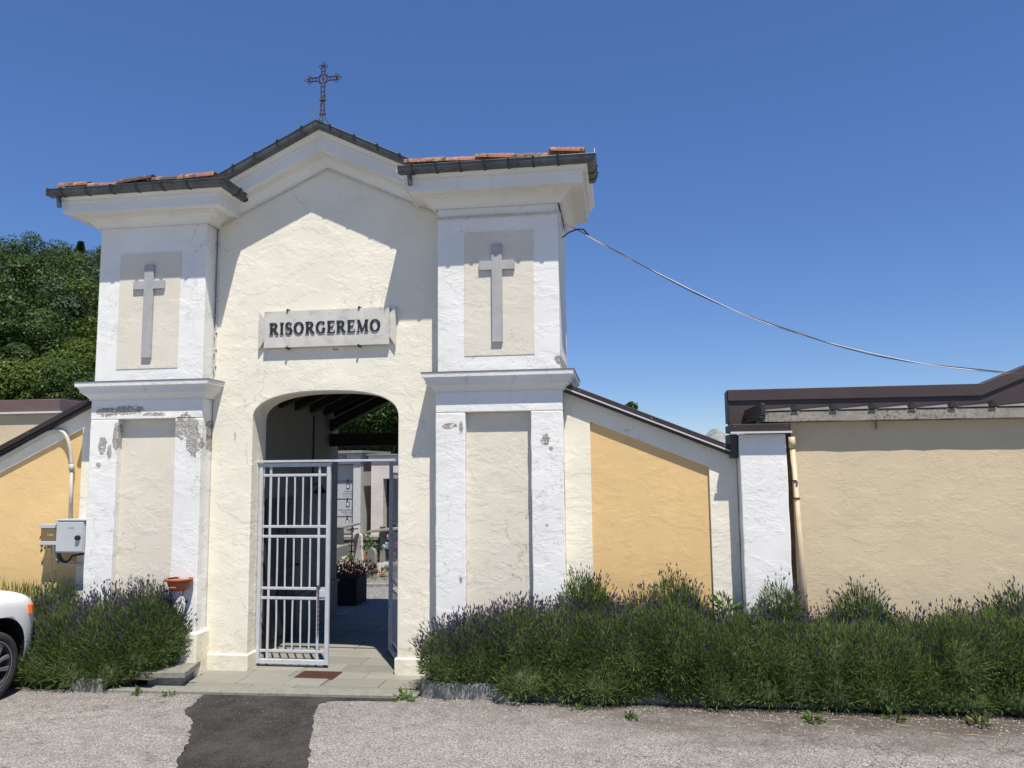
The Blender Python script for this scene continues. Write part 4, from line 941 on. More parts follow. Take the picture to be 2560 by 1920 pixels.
# ------------------------------------------------------------------ gate leaves and cross bar
cbx = MB().box(-4.235, -2.475, 0.155, 0.185, 2.312, 2.338)
tag(cbx.build('cross_bar', m_gate, None, 0.003), "pale grey steel bar spanning the gateway above the gate leaves", 'bar')
def gate_leaf(loc, rz, label):
    T = thing('gate_leaf', loc, label, 'gate', 'gate leaves of the gateway')
    def part(nm, m, mat=m_gate, bv=0.003): return m.build(nm, mat, T, bv, seg=1, local=True)
    y0, y1 = -0.02, 0.02; Wd = 0.872; z0, z1 = 0.03, 2.305
    part('stile', MB().box(0, 0.045, y0, y1, z0, z1)); part('stile', MB().box(Wd - 0.045, Wd, y0, y1, z0, z1))
    part('rail', MB().box(0.046, Wd - 0.046, y0, y1, z1 - 0.045, z1)); part('rail', MB().box(0.046, Wd - 0.046, y0, y1, z0, z0 + 0.05))
    rz_ = [2.163, 1.572, 1.459, 0.871, 0.761, 0.171]
    for z in rz_: part('rail', MB().box(0.046, Wd - 0.046, -0.008, 0.008, z - 0.015, z + 0.015))
    xa, xb = 0.138, 0.735
    segs = [(z0 + 0.051, 0.171 - 0.016), (0.171 + 0.016, 0.761 - 0.016), (0.761 + 0.016, 0.871 - 0.016), (0.871 + 0.016, 1.459 - 0.016), (1.459 + 0.016, 1.572 - 0.016), (1.572 + 0.016, 2.163 - 0.016), (2.163 + 0.016, z1 - 0.046)]
    for x in (xa, xb):
        m = MB()
        for a, b in segs: m.box(x - 0.014, x + 0.014, -0.007, 0.007, a, b)
        part('inner_stile', m, bv=0.002)
    for (za, zb) in ((segs[1]), (segs[3]), (segs[5])):
        low = za < 0.5
        for i in range(5):
            x = xa + (xb - xa) * (i + 1) / 6 - 0.002; m = MB(); P = []
            bend = rnd.uniform(-0.012, 0.012) if low else rnd.uniform(-0.003, 0.003)
            for k2 in range(7):
                t = k2 / 6; z = za + (zb - za) * t; xx = x + bend * math.sin(math.pi * t)
                P.append([(xx - 0.009, -0.0035, z), (xx + 0.009, -0.0035, z), (xx + 0.009, 0.0035, z), (xx - 0.009, 0.0035, z)])
            m.grid(P, False, True); part('bar', m, bv=0.0)
    part('lock_plate', MB().box(xb + 0.016, Wd - 0.046, -0.018, 0.018, 0.777, 0.855))
    return T, xb
LG, xb_ = gate_leaf((-4.210, 0.20, 0), R(0.6), "closed left gate leaf of pale grey steel bars")
RG, _ = gate_leaf((-2.495, 0.215, 0), 0, "open right gate leaf of steel bars swung inward, seen nearly edge on"); RG.rotation_euler = (0, 0, R(115.3))
ch = thing('chain', (-4.21 + xb_, 0.17, 0.9), "rusty chain hanging from the left gate leaf beside its lock plate", 'chain')
x, z = -4.21 + xb_ + 0.018, 0.90
for i in range(21):
    a = 0 if i % 2 else math.pi / 2
    pts = [(x + 0.009 * math.cos(t) * math.cos(a), 0.168 + 0.009 * math.cos(t) * math.sin(a), z - i * 0.025 + 0.016 * math.sin(t)) for t in np.linspace(0, 2 * math.pi, 9)]
    MB().tube(pts, 0.0032, 4, False).build('chain_link', m_rust, ch)
for k2 in range(3): MB().tube([(x - 0.01 + 0.024 * math.cos(t), 0.20 + 0.026 * math.sin(t), 0.885 + k2 * 0.012 + 0.008 * math.sin(2 * t + k2)) for t in np.linspace(0, 2 * math.pi, 13)], 0.0045, 5, False).build('chain_wrap', m_iron, ch)
# lantern on the passage wall
ln = thing('lantern', (-4.39, 2.2, 1.9), "dark wrought lantern on the left wall inside the passage", 'lamp')
MB().tube([(-4.40, 2.2, 2.0), (-4.30, 2.2, 2.03), (-4.25, 2.2, 2.0)], 0.010, 6).build('bracket', m_iron, ln)
MB().lathe([(0.0, 0.16), (0.03, 0.15), (0.05, 0.11), (0.105, 0.05), (0.10, 0.045)], (-4.27, 2.2, 1.84), 12).build('hood', m_iron, ln)
MB().lathe([(0.05, 0.045), (0.045, 0.0), (0.03, -0.05), (0.0, -0.06)], (-4.27, 2.2, 1.84), 10).build('glass', m_win, ln)
MB().tube([(-4.392, 2.22, 2.0), (-4.392, 2.22, 3.0)], 0.012, 6).build('feed_conduit', m_iron, ln)

# ------------------------------------------------------------------ lavender
def bush_geom(clumps, rs, dens=1.0):
    """clumps: (cx, cy, rx, ry, h, flower_density, zbase). returns leaf, stem, flower, core arrays"""
    LV, SV, FV = [], [], []; core = MB()
    for (cx, cy, rx, ry, h, fd, zb) in clumps:
        n = int(8200 * dens * (rx * ry / 0.16) ** 0.8 * (h / 0.7))
        u = unit(rs.normal(size=(n, 3)) * (1, 1, 0.9)); u[:, 2] = np.abs(u[:, 2]) * np.where(rs.rand(n) < 0.30, -0.75, 1.0)
        lump = 1 + 0.10 * np.sin(u[:, 0] * 5 + cx * 9) * np.cos(u[:, 1] * 4 + cx * 3) + rs.normal(size=n) * 0.05
        sft = 1 - 0.42 * rs.rand(n) ** 1.9
        zc = zb + h * 0.40
        p = np.stack([cx + u[:, 0] * rx * sft * lump, cy + u[:, 1] * ry * sft * lump, zc + u[:, 2] * np.where(u[:, 2] > 0, h * 0.60, h * 0.44) * sft * lump], 1)
        d = unit(u * (0.75, 0.75, 0.35) + np.array([0, 0, 0.85]) * np.clip(0.45 + u[:, 2:3], 0.0, 1) + rs.normal(size=(n, 3)) * 0.33)
        keep = (p[:, 2] > 0.0) & (p[:, 1] < 0.02 if cy > -0.3 else p[:, 1] < 0.03)
        p, d = p[keep], d[keep]; n = len(p)
        LV.append(diamonds(p, d, rs.uniform(0.045, 0.105, n), rs.uniform(0.006, 0.011, n), rs))
        # flower stalks from the upper shell
        n = int(720 * fd * (rx * ry / 0.16) ** 0.7)
        u = unit(rs.normal(size=(n, 3))); u[:, 2] = np.abs(u[:, 2]) * 0.9 + 0.10; u = unit(u)
        p = np.stack([cx + u[:, 0] * rx * 0.9, cy + u[:, 1] * ry * 0.9, zc + u[:, 2] * h * 0.58], 1)
        d = unit(u * (0.55, 0.55, 0.2) + (0, 0, 0.75) + rs.normal(size=(n, 3)) * 0.13)
        keep = (p[:, 1] < -0.02); p, d = p[keep], d[keep]; n = len(p)
        L = rs.uniform(0.08, 0.21, n)
        SV.append(diamonds(p, d, L, np.full(n, 0.0050), rs))
        tip = p + d * L[:, None]; d2 = unit(d + rs.normal(size=(n, 3)) * 0.12)
        for _ in range(2): FV.append(diamonds(tip - d2 * 0.008, d2, rs.uniform(0.030, 0.056, n), rs.uniform(0.011, 0.017, n), rs, 0.35))
        P = []
        for i in range(9):
            th = math.pi * i / 8; row = []
            for j in range(14):
                a = 2 * math.pi * j / 14; k2 = 0.66 * (1 + 0.12 * math.sin(3 * a + i))
                zc2 = math.cos(th); row.append((cx + rx * k2 * math.sin(th) * math.cos(a), min(0.0, cy + ry * k2 * math.sin(th) * math.sin(a)), max(0.02, zc + zc2 * (h * 0.40 if zc2 > 0 else h * 0.42))))
            P.append(row)
        core.grid(P, False, True)
    return LV, SV, FV, core
def lavender(name, loc, label, cat, clumps, seed, dens=1.0, group=None):
    rs = np.random.RandomState(seed); T = thing(name, loc, label, cat, group)
    LV, SV, FV, core = bush_geom(clumps, rs, dens)
    tag(np_mesh('foliage', *merge(LV), m_lavleaf, T), kind='stuff')
    if SV and sum(len(s[0]) for s in SV): tag(np_mesh('flower_stalks', *merge(SV), m_lavstem, T), kind='stuff'); tag(np_mesh('flower_spikes', *merge(FV), m_lavflower, T), kind='stuff')
    tag(core.build('woody_core', m_lavcore, T, smooth=True), kind='stuff')
    return T
prof = [(-1.98, 0.50), (-1.5, 0.64), (-1.07, 0.74), (-0.41, 0.72), (0.15, 0.74), (0.5, 0.76), (0.93, 0.70), (1.48, 0.72), (1.85, 0.73), (2.3, 0.72), (2.8, 0.70), (3.24, 0.71), (5.6, 0.72)]
cl = []; rb = random.Random(3); x = -1.78
while x < 5.4:
    h = float(np.interp(x, *zip(*prof))) + rb.uniform(-0.07, 0.05)
    fd = 1.2 if x < -0.9 else (0.55 if x < 0.4 else 0.30)
    cl.append((x, -0.50 + rb.uniform(-0.06, 0.04), rb.uniform(0.32, 0.42) * (0.85 if x < -1.5 else 1), rb.uniform(0.27, 0.33), h, fd, 0.03 + rb.uniform(-0.03, 0.03)))
    cl.append((x + rb.uniform(0.1, 0.2), -0.22, rb.uniform(0.26, 0.34), 0.20, h + rb.uniform(-0.06, 0.05), 1.1 * fd, 0.05))
    if x > -1.35: cl.append((x + rb.uniform(-0.1, 0.1), -0.66 + rb.uniform(-0.05, 0.04), rb.uniform(0.24, 0.34), rb.uniform(0.17, 0.24), rb.uniform(0.30, 0.46), 0.06, -0.03))
    x += rb.uniform(0.30, 0.42)
lavender('lavender_hedge', (1.5, -0.45, 0), "long dark green lavender hedge in bloom along the right walls, spilling over its kerb", 'lavender hedge', cl, 5)
for (x, h, r_, lab) in ((-0.42, 1.02, 0.32, "tall lavender clump rising between the right pillar and the ochre panel"), (0.48, 1.00, 0.31, "tall lavender clump standing in front of the ochre panel"),
                        (1.52, 0.95, 0.22, "small round lavender clump in front of the white pilaster"), (2.28, 0.90, 0.32, "greyish lavender clump against the tan wall right of the downpipe"),
                        (3.72, 0.89, 0.30, "tall lavender clump against the tan wall at the right edge of the photo")):
    lavender('lavender_bush', (x, -0.2, 0), lab, 'lavender bush', [(x, -0.22, r_, 0.19, h, 0.45, 0.05), (x + 0.1, -0.26, r_ * 0.7, 0.17, h * 0.9, 0.4, 0.05)], int(abs(x) * 100), group='tall lavender clumps behind the hedge')
cl = [(-5.95, -0.52, 0.36, 0.34, 0.70, 0.6, 0.0), (-5.55, -0.50, 0.40, 0.36, 0.72, 0.8, 0.02), (-5.18, -0.44, 0.40, 0.32, 0.76, 0.7, 0.04), (-5.04, -0.30, 0.26, 0.28, 0.72, 0.7, 0.05),
      (-6.20, -0.42, 0.34, 0.32, 0.72, 0.4, 0.0), (-5.75, -0.22, 0.36, 0.18, 0.78, 1.2, 0.05), (-5.3, -0.20, 0.36, 0.18, 0.82, 1.5, 0.05), (-6.4, -0.20, 0.36, 0.2, 0.78, 0.5, 0.05), (-5.16, -0.60, 0.26, 0.20, 0.5, 0.2, 0.03), (-5.75, -0.74, 0.34, 0.20, 0.42, 0.1, -0.04), (-6.15, -0.74, 0.28, 0.2, 0.42, 0.1, -0.04), (-5.38, -0.74, 0.26, 0.17, 0.36, 0.1, -0.03), (-6.7, -0.2, 0.3, 0.2, 0.7, 0.3, 0.05)]
lavender('lavender_bush', (-5.6, -0.4, 0), "broad lavender bush in flower between the white car and the gatehouse step", 'lavender bush', cl, 21)

# weeds and broad-leaved seedlings
def leafy(name, loc, label, cat, n, size, spread, up, mat, seed, stems=0, group=None):
    rs = np.random.RandomState(seed); T = thing(name, loc, label, cat, group)
    u = rs.normal(size=(n, 3)); u[:, 2] = np.abs(u[:, 2]) * up; u = unit(u)
    p = np.array(loc) + u * (spread * rs.uniform(0.1, 0.55, n))[:, None] + (0, 0, 0.005)
    tag(np_mesh('leaves', *diamonds(p, unit(u + (0, 0, 0.2)), rs.uniform(0.6, 1.1, n) * size, rs.uniform(0.3, 0.5, n) * size, rs), mat, T), kind='stuff')
    m = MB()
    for i in range(max(3, stems)):
        e = u[i % n] * spread * 0.6; m.tube([loc, (loc[0] + e[0] * 0.5, loc[1] + e[1] * 0.5, loc[2] + abs(e[2]) * 0.7), (loc[0] + e[0], loc[1] + e[1], loc[2] + abs(e[2]))], [0.004, 0.003, 0.002], 5)
    tag(m.build('stems', mat, T), kind='stuff')
    return T
leafy('weed', (-2.16, -0.80, ZG), "leafy green weed at the right end of the step by the kerb", 'weed', 26, 0.085, 0.16, 0.7, m_weed, 1)
leafy('weed', (-4.93, -0.90, ZG), "small grassy weed at the left end of the step", 'weed', 30, 0.055, 0.09, 1.6, m_weed, 2)
leafy('weed', (-4.60, -0.90, ZG), "flat green weed in the joint between step and asphalt", 'weed', 40, 0.04, 0.11, 0.5, m_weed, 3)
leafy('weed', (-0.45, -0.93, ZG), "tiny weed on the asphalt before the lavender hedge, nearest the pillar", 'weed', 26, 0.06, 0.10, 1.0, m_weed, 4)
leafy('weed', (0.03, -1.15, ZG), "lone tuft of weed growing out of the asphalt before the ochre panel", 'weed', 34, 0.055, 0.09, 1.4, m_weed, 5)
leafy('weed', (1.62, -1.02, ZG), "low weed patch on the gravelly edge below the white pilaster", 'weed', 60, 0.06, 0.16, 0.6, m_weed, 6)
leafy('weed', (2.35, -0.92, ZG), "long-bladed weed sprouting at the kerb under the tan wall", 'weed', 22, 0.085, 0.13, 1.1, m_weed, 7)
leafy('weed', (3.0, -0.98, ZG), "yellowish grass tuft at the kerb near the right edge", 'weed', 60, 0.07, 0.18, 0.6, m_grass, 8)
leafy('seedling', (-1.52, -0.66, 0.30), "bright broad-leaved seedling in the left part of the hedge", 'seedling', 18, 0.10, 0.20, 1.2, m_weed, 9)
leafy('vine', (0.98, -0.28, 0.80), "broad-leaved vine climbing through the hedge beside the ochre panel", 'vine', 44, 0.085, 0.30, 0.7, m_weed, 10, 6)
tw = thing('dry_weed', (-6.55, -0.10, 0.7), "tall dry weed stalk with drooping leaves against the left ochre panel", 'weed')
m = MB(); m.tube([(-6.52, -0.18, 0.6), (-6.56, -0.14, 0.95), (-6.60, -0.12, 1.30), (-6.64, -0.12, 1.52)], [0.007, 0.006, 0.005, 0.003], 6)
rs = np.random.RandomState(4); pp = []; dd = []
for z, n in ((0.98, 5), (1.08, 4), (1.22, 4), (1.36, 6), (1.46, 8)):
    for i in range(n):
        a = rs.uniform(0, 6.28); r_ = rs.uniform(0.05, 0.13); b = (-6.53 - (z - 0.8) * 0.13, -0.14, z); e = (b[0] + r_ * math.cos(a), b[1] + 0.3 * r_ * math.sin(a), z + rs.uniform(-0.03, 0.05))
        m.tube([b, e], 0.002, 4); pp.append(e); dd.append((math.cos(a) * 0.4, 0.1, -1))
tag(m.build('stalk', m_dry, tw), kind='stuff'); pp = np.array(pp); tag(np_mesh('leaves', *diamonds(pp, np.array(dd), rs.uniform(0.04, 0.09, len(pp)), rs.uniform(0.012, 0.03, len(pp)), rs), m_dry, tw), kind='stuff')
# undergrowth behind the car at the foot of the left wing
rs = np.random.RandomState(31); n = 1500
p = np.stack([rs.uniform(-7.6, -6.25, n), rs.uniform(-0.34, -0.04, n), rs.uniform(0.2, 0.86, n)], 1)
d = np.stack([rs.normal(size=n) * 0.25, rs.normal(size=n) * 0.15, np.ones(n)], 1)
tag(np_mesh('tall_grass', *diamonds(p, d, rs.uniform(0.10, 0.22, n), rs.uniform(0.006, 0.016, n), rs), m_weed), "tall weedy grass at the foot of the left wing wall", 'grass', kind='stuff')
# loose grit and straw
rs = np.random.RandomState(8); n = 1500; V = []; F = []
xx = np.concatenate([rs.uniform(-2.0, 4.2, n - 300), rs.uniform(-5.4, -2.0, 300)]); yy = np.where(xx > -2, -0.74 - np.abs(rs.normal(size=n)) * 0.28, -0.92 - np.abs(rs.normal(size=n)) * 0.25)
for i in range(n):
    s_ = rs.uniform(0.003, 0.010); a = rs.uniform(0, 3.1); o = len(V); x, y = xx[i], yy[i]
    ca_, sa = math.cos(a) * s_, math.sin(a) * s_
    V += [(x - ca_, y - sa, ZG), (x + sa, y - ca_, ZG), (x + ca_, y + sa, ZG), (x - sa, y + ca_, ZG), (x, y, ZG + s_ * 0.9)]
    F += [(o, o + 1, o + 4), (o + 1, o + 2, o + 4), (o + 2, o + 3, o + 4), (o + 3, o, o + 4)]
gm = foliage("grit", (0.20, 0.19, 0.17), (0.36, 0.34, 0.31), (0.5, 0.48, 0.44), 0.0, 0.9)
tag(np_mesh('grit', V, F, gm), kind='stuff')
rs = np.random.RandomState(9); n = 90
p = np.stack([rs.uniform(-0.5, 3.8, n), -0.85 - np.abs(rs.normal(size=n)) * 0.35, np.full(n, ZG + 0.004)], 1); a = rs.uniform(-0.6, 0.6, n)
V, F = diamonds(p, np.stack([np.cos(a), np.sin(a), np.zeros(n)], 1), rs.uniform(0.03, 0.22, n), np.full(n, 0.004), rs); V[:, 2] = np.clip(V[:, 2], ZG + 0.002, ZG + 0.012)
tag(np_mesh('straw', V, F, simple("straw", (0.42, 0.36, 0.19), 0.8)), kind='stuff')

# ------------------------------------------------------------------ cemetery behind the gateway
tag(MB().grid([[(x, y, -0.012) for y in (3.32, 6, 10.5)] for x in (-30, -10, -4, 0, 12)]).build('gravel_path', m_gravel), kind='structure')
tag(MB().grid([[(x, y, 0.50) for y in (10.98, 14, 19.5)] for x in (-34, -10, -4, 12)]).build('terrace', m_gravel), kind='structure')
rw = thing('terrace_wall', (-7, 10.8, 0), "rough grey stone terrace wall behind the graves", 'wall')
MB().box(-30, 12, 10.62, 10.95, -0.2, 0.42).build('wall', m_rock, rw)
MB().box(-30, 12, 10.55, 11.02, 0.421, 0.515).build('coping', m_granite, rw, 0.01)
rs2 = random.Random(5)
x = -7.9
while x < -5.3:
    for z in (-0.02, 0.14, 0.28):
        w = rs2.uniform(0.16, 0.28); MB().box(x + rs2.uniform(0, .05), x + w, 10.585 + rs2.uniform(-0.01, 0.01), 10.619, z + 0.008, z + 0.128).build('stone', m_rock, rw, 0.012, seg=1)
    x += 0.25
# family tomb with wall niches
CO = thing('columbarium', (-7.6, 11.4, 0.5), "pale granite tomb front with stacked inscribed niche slabs and a flat cornice", 'tomb')
m_gran2 = simple("pale_granite", (0.50, 0.50, 0.485), 0.65, 0, 0.1, 20, 0.05, 80)
m_gran3 = simple("polished_grey_granite", (0.40, 0.415, 0.43), 0.35, 0, 0.1, 40)
MB().box(-9.3, -6.73, 11.15, 13.2, 0.51, 2.34).build('body', m_gran2, CO)
MB().box(-6.90, -6.70, 10.92, 11.15, 0.51, 2.335).build('pilaster', m_gran2, CO, 0.01)
MB().box(-9.30, -9.10, 10.92, 11.15, 0.51, 2.335).build('pilaster', m_gran2, CO, 0.01)
MB().box(-9.34, -6.70, 10.88, 13.2, 2.336, 2.60).build('entablature', m_gran2, CO, 0.008)
MB().box(-9.45, -6.62, 10.76, 13.3, 2.605, 2.68).build('cornice', m_granite, CO, 0.01)
write(CO, "CIA", -7.285, -7.06, 2.472, 0.105, 10.879, 0.006, m_black)
for (z0, z1, ls) in ((1.91, 2.31, ()), (1.44, 1.87, (("MASCIA", 0.17, 0.052), ("ANTONIO", 0.105, 0.052), ("N.1920    M.1990", 0.055, 0.03))), (0.985, 1.405, (("MASCIA BERNARDO", 0.145, 0.052), ("MARIA LUISA", 0.09, 0.052), ("N.1920    M.1990", 0.045, 0.03))), (0.545, 0.95, (("ARMANDO", 0.165, 0.045), ("POSANDA", 0.11, 0.045), ("ved. MASCIA", 0.06, 0.045), ("N.1912 M.1986", 0.02, 0.03)))):
    s_ = MB().box(-7.46, -6.945, 11.10, 11.149, z0, z1).build('niche_slab', m_gran3, CO, 0.004)
    xc = -7.10
    if ls:
        MB().box(xc - 0.045, xc + 0.045, 11.088, 11.0995, z1 - 0.17, z1 - 0.05).build('photo_frame', m_black, s_, 0.003)
        MB().box(xc - 0.028, xc + 0.028, 11.084, 11.0878, z1 - 0.155, z1 - 0.065).build('photo', m_drip, s_)
        MB().lathe([(0.0, 0.0), (0.018, 0.03), (0.012, 0.07), (0.022, 0.09), (0.0, 0.095)], (xc, 11.07, z1 - 0.03), 8).build('lamp', m_black, s_)
        for t_, dz, sz in ls: btext(s_, 'inscription', t_, xc, z0 + dz, sz, 11.099, m_black)
CH = thing('chapel', (-5.2, 11.6, 0.5), "weathered pale stone funerary chapel with dark doorway behind the open gate leaf", 'chapel')
m = MB(); m.box(-6.44, -6.12, 11.0, 13.0, 0.51, 2.44); m.box(-6.119, -4.4, 11.0, 13.0, 1.95, 2.44); m.box(-5.4, -4.4, 11.001, 13.0, 0.51, 1.949); m.box(-6.119, -5.401, 11.35, 13.0, 0.51, 1.949); m.build('wall', m_wstone, CH)
MB().box(-6.50, -4.3, 10.93, 13.1, 2.441, 2.55).build('cornice', m_wstone, CH, 0.01); MB().box(-6.54, -4.26, 10.89, 13.1, 2.5505, 2.585).build('roof_slab', m_granite, CH)
MB().box(-6.10, -5.41, 11.30, 11.345, 0.52, 1.94).build('door', m_blackpl, CH); MB().box(-6.10, -5.41, 11.29, 11.299, 1.30, 1.33).build('door_rail', m_zinc, CH)
LW = thing('cream_tomb', (-6.58, 12.2, 0.5), "narrow cream tomb with pinkish flat roof between the granite tomb and the chapel", 'tomb')
MB().box(-6.74, -6.45, 12.05, 13.2, 0.51, 2.25).build('wall', plaster("cream_tomb_plaster", (0.62, 0.54, 0.42), 0.5), LW); MB().box(-6.78, -6.44, 11.85, 13.2, 2.255, 2.31).build('roof_slab', m_terra, LW); MB().box(-6.74, -6.45, 12.02, 13.2, 2.312, 2.56).build('attic', m_wstone, LW)
# graves
def headstone(x, y, w, h, t, label, tilt=0, lean=0, rnd_top=True, mat=None):
    m = MB(); p = [(-w / 2, 0)] + ([(w / 2 * math.cos(math.pi - math.pi * i / 10), h - w / 2 + w / 2 * math.sin(math.pi * i / 10)) for i in range(11)] if rnd_top else [(-w / 2, h * 0.97), (w * 0.1, h), (w / 2, h * 0.93)]) + [(w / 2, 0)]
    m.prism(p, -t / 2, t / 2); o = m.build('headstone', mat or m_granite, None, 0.008); o.location = (x, y, -0.02); o.rotation_euler = (lean, tilt, R(-32))
    return tag(o, label, 'headstone')
headstone(-5.11, 7.10, 0.24, 0.62, 0.07, "round-topped grey headstone standing in the middle of the grave plot")
headstone(-6.42, 10.05, 0.30, 0.66, 0.06, "tall tilted pale headstone before the terrace wall", R(-4), 0, False, m_wstone)
ix = thing('grave_cross', (-6.68, 10.2, 0), "thin black iron grave cross beside the tilted headstone", 'cross')
MB().tube([(-6.68, 10.2, -0.02), (-6.64, 10.2, 0.86)], 0.018, 6).build('post', m_iron, ix)
m = MB(); m.tube([(-6.80, 10.2, 0.70), (-6.50, 10.2, 0.74)], 0.016, 6)
for a in range(4): m.tube([(-6.65 + 0.06 * math.cos(R(45 + 90 * a)), 10.2, 0.71 + 0.06 * math.sin(R(45 + 90 * a))), (-6.65, 10.2, 0.71)], 0.014, 6)
m.build('cross_arm', m_iron, ix)
tb = thing('slab_tomb', (-6.75, 8.9, 0), "grey stone tomb block with sloping lid at the left of the grave plot", 'tomb')
MB().box(-7.6, -6.38, 8.2, 9.2, -0.02, 0.46).build('block', m_granite, tb, 0.01); MB().box(-7.5, -6.75, 9.21, 9.9, -0.02, 0.78).build('headblock', m_marble, tb, 0.01)
MB().prism([(-7.6, 0.79), (-6.35, 0.86), (-6.35, 0.90), (-7.6, 0.83)], 8.95, 9.95).build('lid', m_granite, tb, 0.005)
kb2 = thing('grave_edging', (-5.9, 8.0, 0), "low white scalloped tile edging around a grave", 'edging')
for i in range(10):
    MB().lathe([(0.0, -0.02), (0.085, -0.018), (0.085, 0.018), (0.0, 0.02)], (-6.35 + i * 0.115, 8.35 - i * 0.03, 0.06), 14, 'y').build('scallop', m_drip, kb2, smooth=False)
for i in range(16):
    MB().prism([(-6.3 + i * 0.075, 0.0), (-6.235 + i * 0.075, 0.0), (-6.235 + i * 0.075, 0.16), (-6.267 + i * 0.075, 0.21), (-6.3 + i * 0.075, 0.16)], 7.93, 7.96).build('picket', m_drip, kb2)
MB().box(-6.3, -5.2, 7.965, 8.3, -0.011, 0.07).build('gravel_fill', m_gravel, kb2)
cu = MB().box(-5.5, -3.0, 6.0, 6.09, -0.04, 0.05); tag(cu.build('grave_kerb', m_rock, None, 0.01), "pale stone kerb strip lying across the gravel", 'kerb')
ft = thing('flower_tomb', (-4.9, 8.2, 0), "dark granite tomb with a stepped base under pink and teal flowers", 'tomb')
MB().box(-5.30, -4.35, 8.0, 8.9, -0.02, 0.12).build('base', m_granite, ft, 0.01); MB().box(-5.25, -4.30, 8.0, 8.8, 0.121, 0.17).build('slab', m_gran3, ft, 0.006)
MB().prism([(-5.30, 0.171), (-4.75, 0.171), (-4.78, 0.60), (-5.02, 0.70), (-5.25, 0.58)], 8.72, 8.80).build('stele', m_blackpl, ft, 0.006)
bk = thing('tomb_canopy', (-5.3, 9.8, 0), "grey stone tomb canopy on two posts near the terrace wall", 'tomb')
MB().box(-5.75, -5.62, 9.6, 9.75, -0.02, 0.72).build('post', m_granite, bk, 0.008); MB().box(-5.1, -4.97, 9.6, 9.75, -0.02, 0.72).build('post', m_granite, bk, 0.008); MB().prism([(-6.0, 0.70), (-4.7, 0.82), (-4.7, 0.87), (-6.0, 0.75)], 9.4, 9.95).build('roof_slab', m_granite, bk, 0.006); MB().box(-5.60, -5.12, 9.8, 9.9, -0.02, 0.7).build('back_slab', m_marble, bk)
def bouquet(loc, label, mats, n=60, r=0.14, h=0.18, vase=m_terra, cat='flowers'):
    T = thing('flower_vase', loc, label, cat); rs = np.random.RandomState(int(abs(loc[0] * 100 + loc[1] * 10)))
    MB().lathe([(0.0, 0.0), (0.05, 0.0), (0.07, h), (0.06, h), (0.0, h * 0.9)], loc, 12).build('vase', vase, T, smooth=True)
    for i, mt in enumerate(mats):
        k2 = n // len(mats); u = unit(rs.normal(size=(k2, 3)) * (1, 1, 0.8)); u[:, 2] = np.abs(u[:, 2]) * 0.9
        c = np.array(loc) + (0.10 * (i - (len(mats) - 1) / 2), 0, h + 0.05 + 0.03 * (i % 2))
        tag(np_mesh('blooms' if mt not in (m_weed,) else 'leaves', *diamonds(c + u * r * 0.5, u + rs.normal(size=(k2, 3)) * 0.4, np.full(k2, r * 0.6), np.full(k2, r * 0.45), rs), mt, T), kind='stuff')
    return T
bouquet((-6.22, 8.7, 0), "white flowers in a dark vase beside the slab tomb", [m_petw, m_weed], 70, 0.11, 0.10, m_blackpl)
bouquet((-5.05, 8.35, 0.17), "pink and teal artificial flowers in a tan vase on the dark tomb", [m_petb, m_petp, m_petp], 110, 0.16, 0.24, m_terra)
bouquet((-4.95, 7.3, -0.01), "small orange flowers at the foot of the round-topped headstone", [m_peto, m_weed], 60, 0.10, 0.05)
rp = thing('potted_plant', (-6.15, 10.1, 0), "bright green plant in a red pot before the terrace wall", 'potted plant')
MB().prism([(-6.24, 0.0), (-6.06, 0.0), (-6.03, 0.15), (-6.27, 0.15)], 10.0, 10.2).build('pot', m_terra, rp, 0.005)
rs = np.random.RandomState(3); u = unit(rs.normal(size=(220, 3))); p = np.array((-6.2, 10.1, 0.36)) + u * (0.17, 0.13, 0.18) * rs.uniform(0.5, 1, (220, 1)) + np.where(rs.rand(220, 1) < 0.5, np.array([[0.08, 0, -0.1]]), np.array([[-0.05, 0, 0.06]]))
tag(np_mesh('leaves', *diamonds(p, u, np.full(220, 0.07), np.full(220, 0.04), rs), m_weed, rp), kind='stuff')
sp_ = thing('small_conifer', (-5.78, 9.9, 0), "slender young conifer in front of the tomb canopy", 'conifer')
rs = np.random.RandomState(6); n = 700; z = rs.rand(n); a = rs.uniform(0, 6.28, n); r_ = 0.13 * (1 - z) * rs.uniform(0.3, 1, n) + 0.01
p = np.stack([-5.78 + r_ * np.cos(a), 9.9 + r_ * np.sin(a), 0.02 + z * 0.75], 1)
tag(np_mesh('needles', *diamonds(p, np.stack([np.cos(a), np.sin(a), np.full(n, 0.9)], 1), np.full(n, 0.09), np.full(n, 0.022), rs), m_leafB, sp_), kind='stuff'); MB().tube([(-5.78, 9.9, 0), (-5.78, 9.9, 0.7)], [0.015, 0.004], 6).build('trunk', m_bark, sp_)
pl = thing('planter', (-4.62, 4.2, 0), "dark planter box with rust brown shrubs beside the passage end", 'planter')
MB().box(-5.55, -4.36, 4.02, 4.55, -0.02, 0.44).build('box', m_beam, pl, 0.01)
rs = np.random.RandomState(12); n = 1500; u = unit(rs.normal(size=(n, 3))); u[:, 2] = np.abs(u[:, 2])
cc = np.array([(-5.3 + i * 0.2, 4.3, 0.44) for i in range(6)])[rs.randint(0, 6, n)]
p = cc + u * (0.19, 0.22, 0.22) * rs.uniform(0.5, 1.1, (n, 1))
tag(np_mesh('shrubs', *diamonds(p, u + (0, 0, 0.5), rs.uniform(0.04, 0.08, n), rs.uniform(0.015, 0.03, n), rs), m_brownleaf, pl), kind='stuff')
rs = np.random.RandomState(14); n = 5000
p = np.stack([rs.uniform(-8.5, -3.0, n), rs.uniform(5.8, 10.4, n), np.full(n, -0.012)], 1)
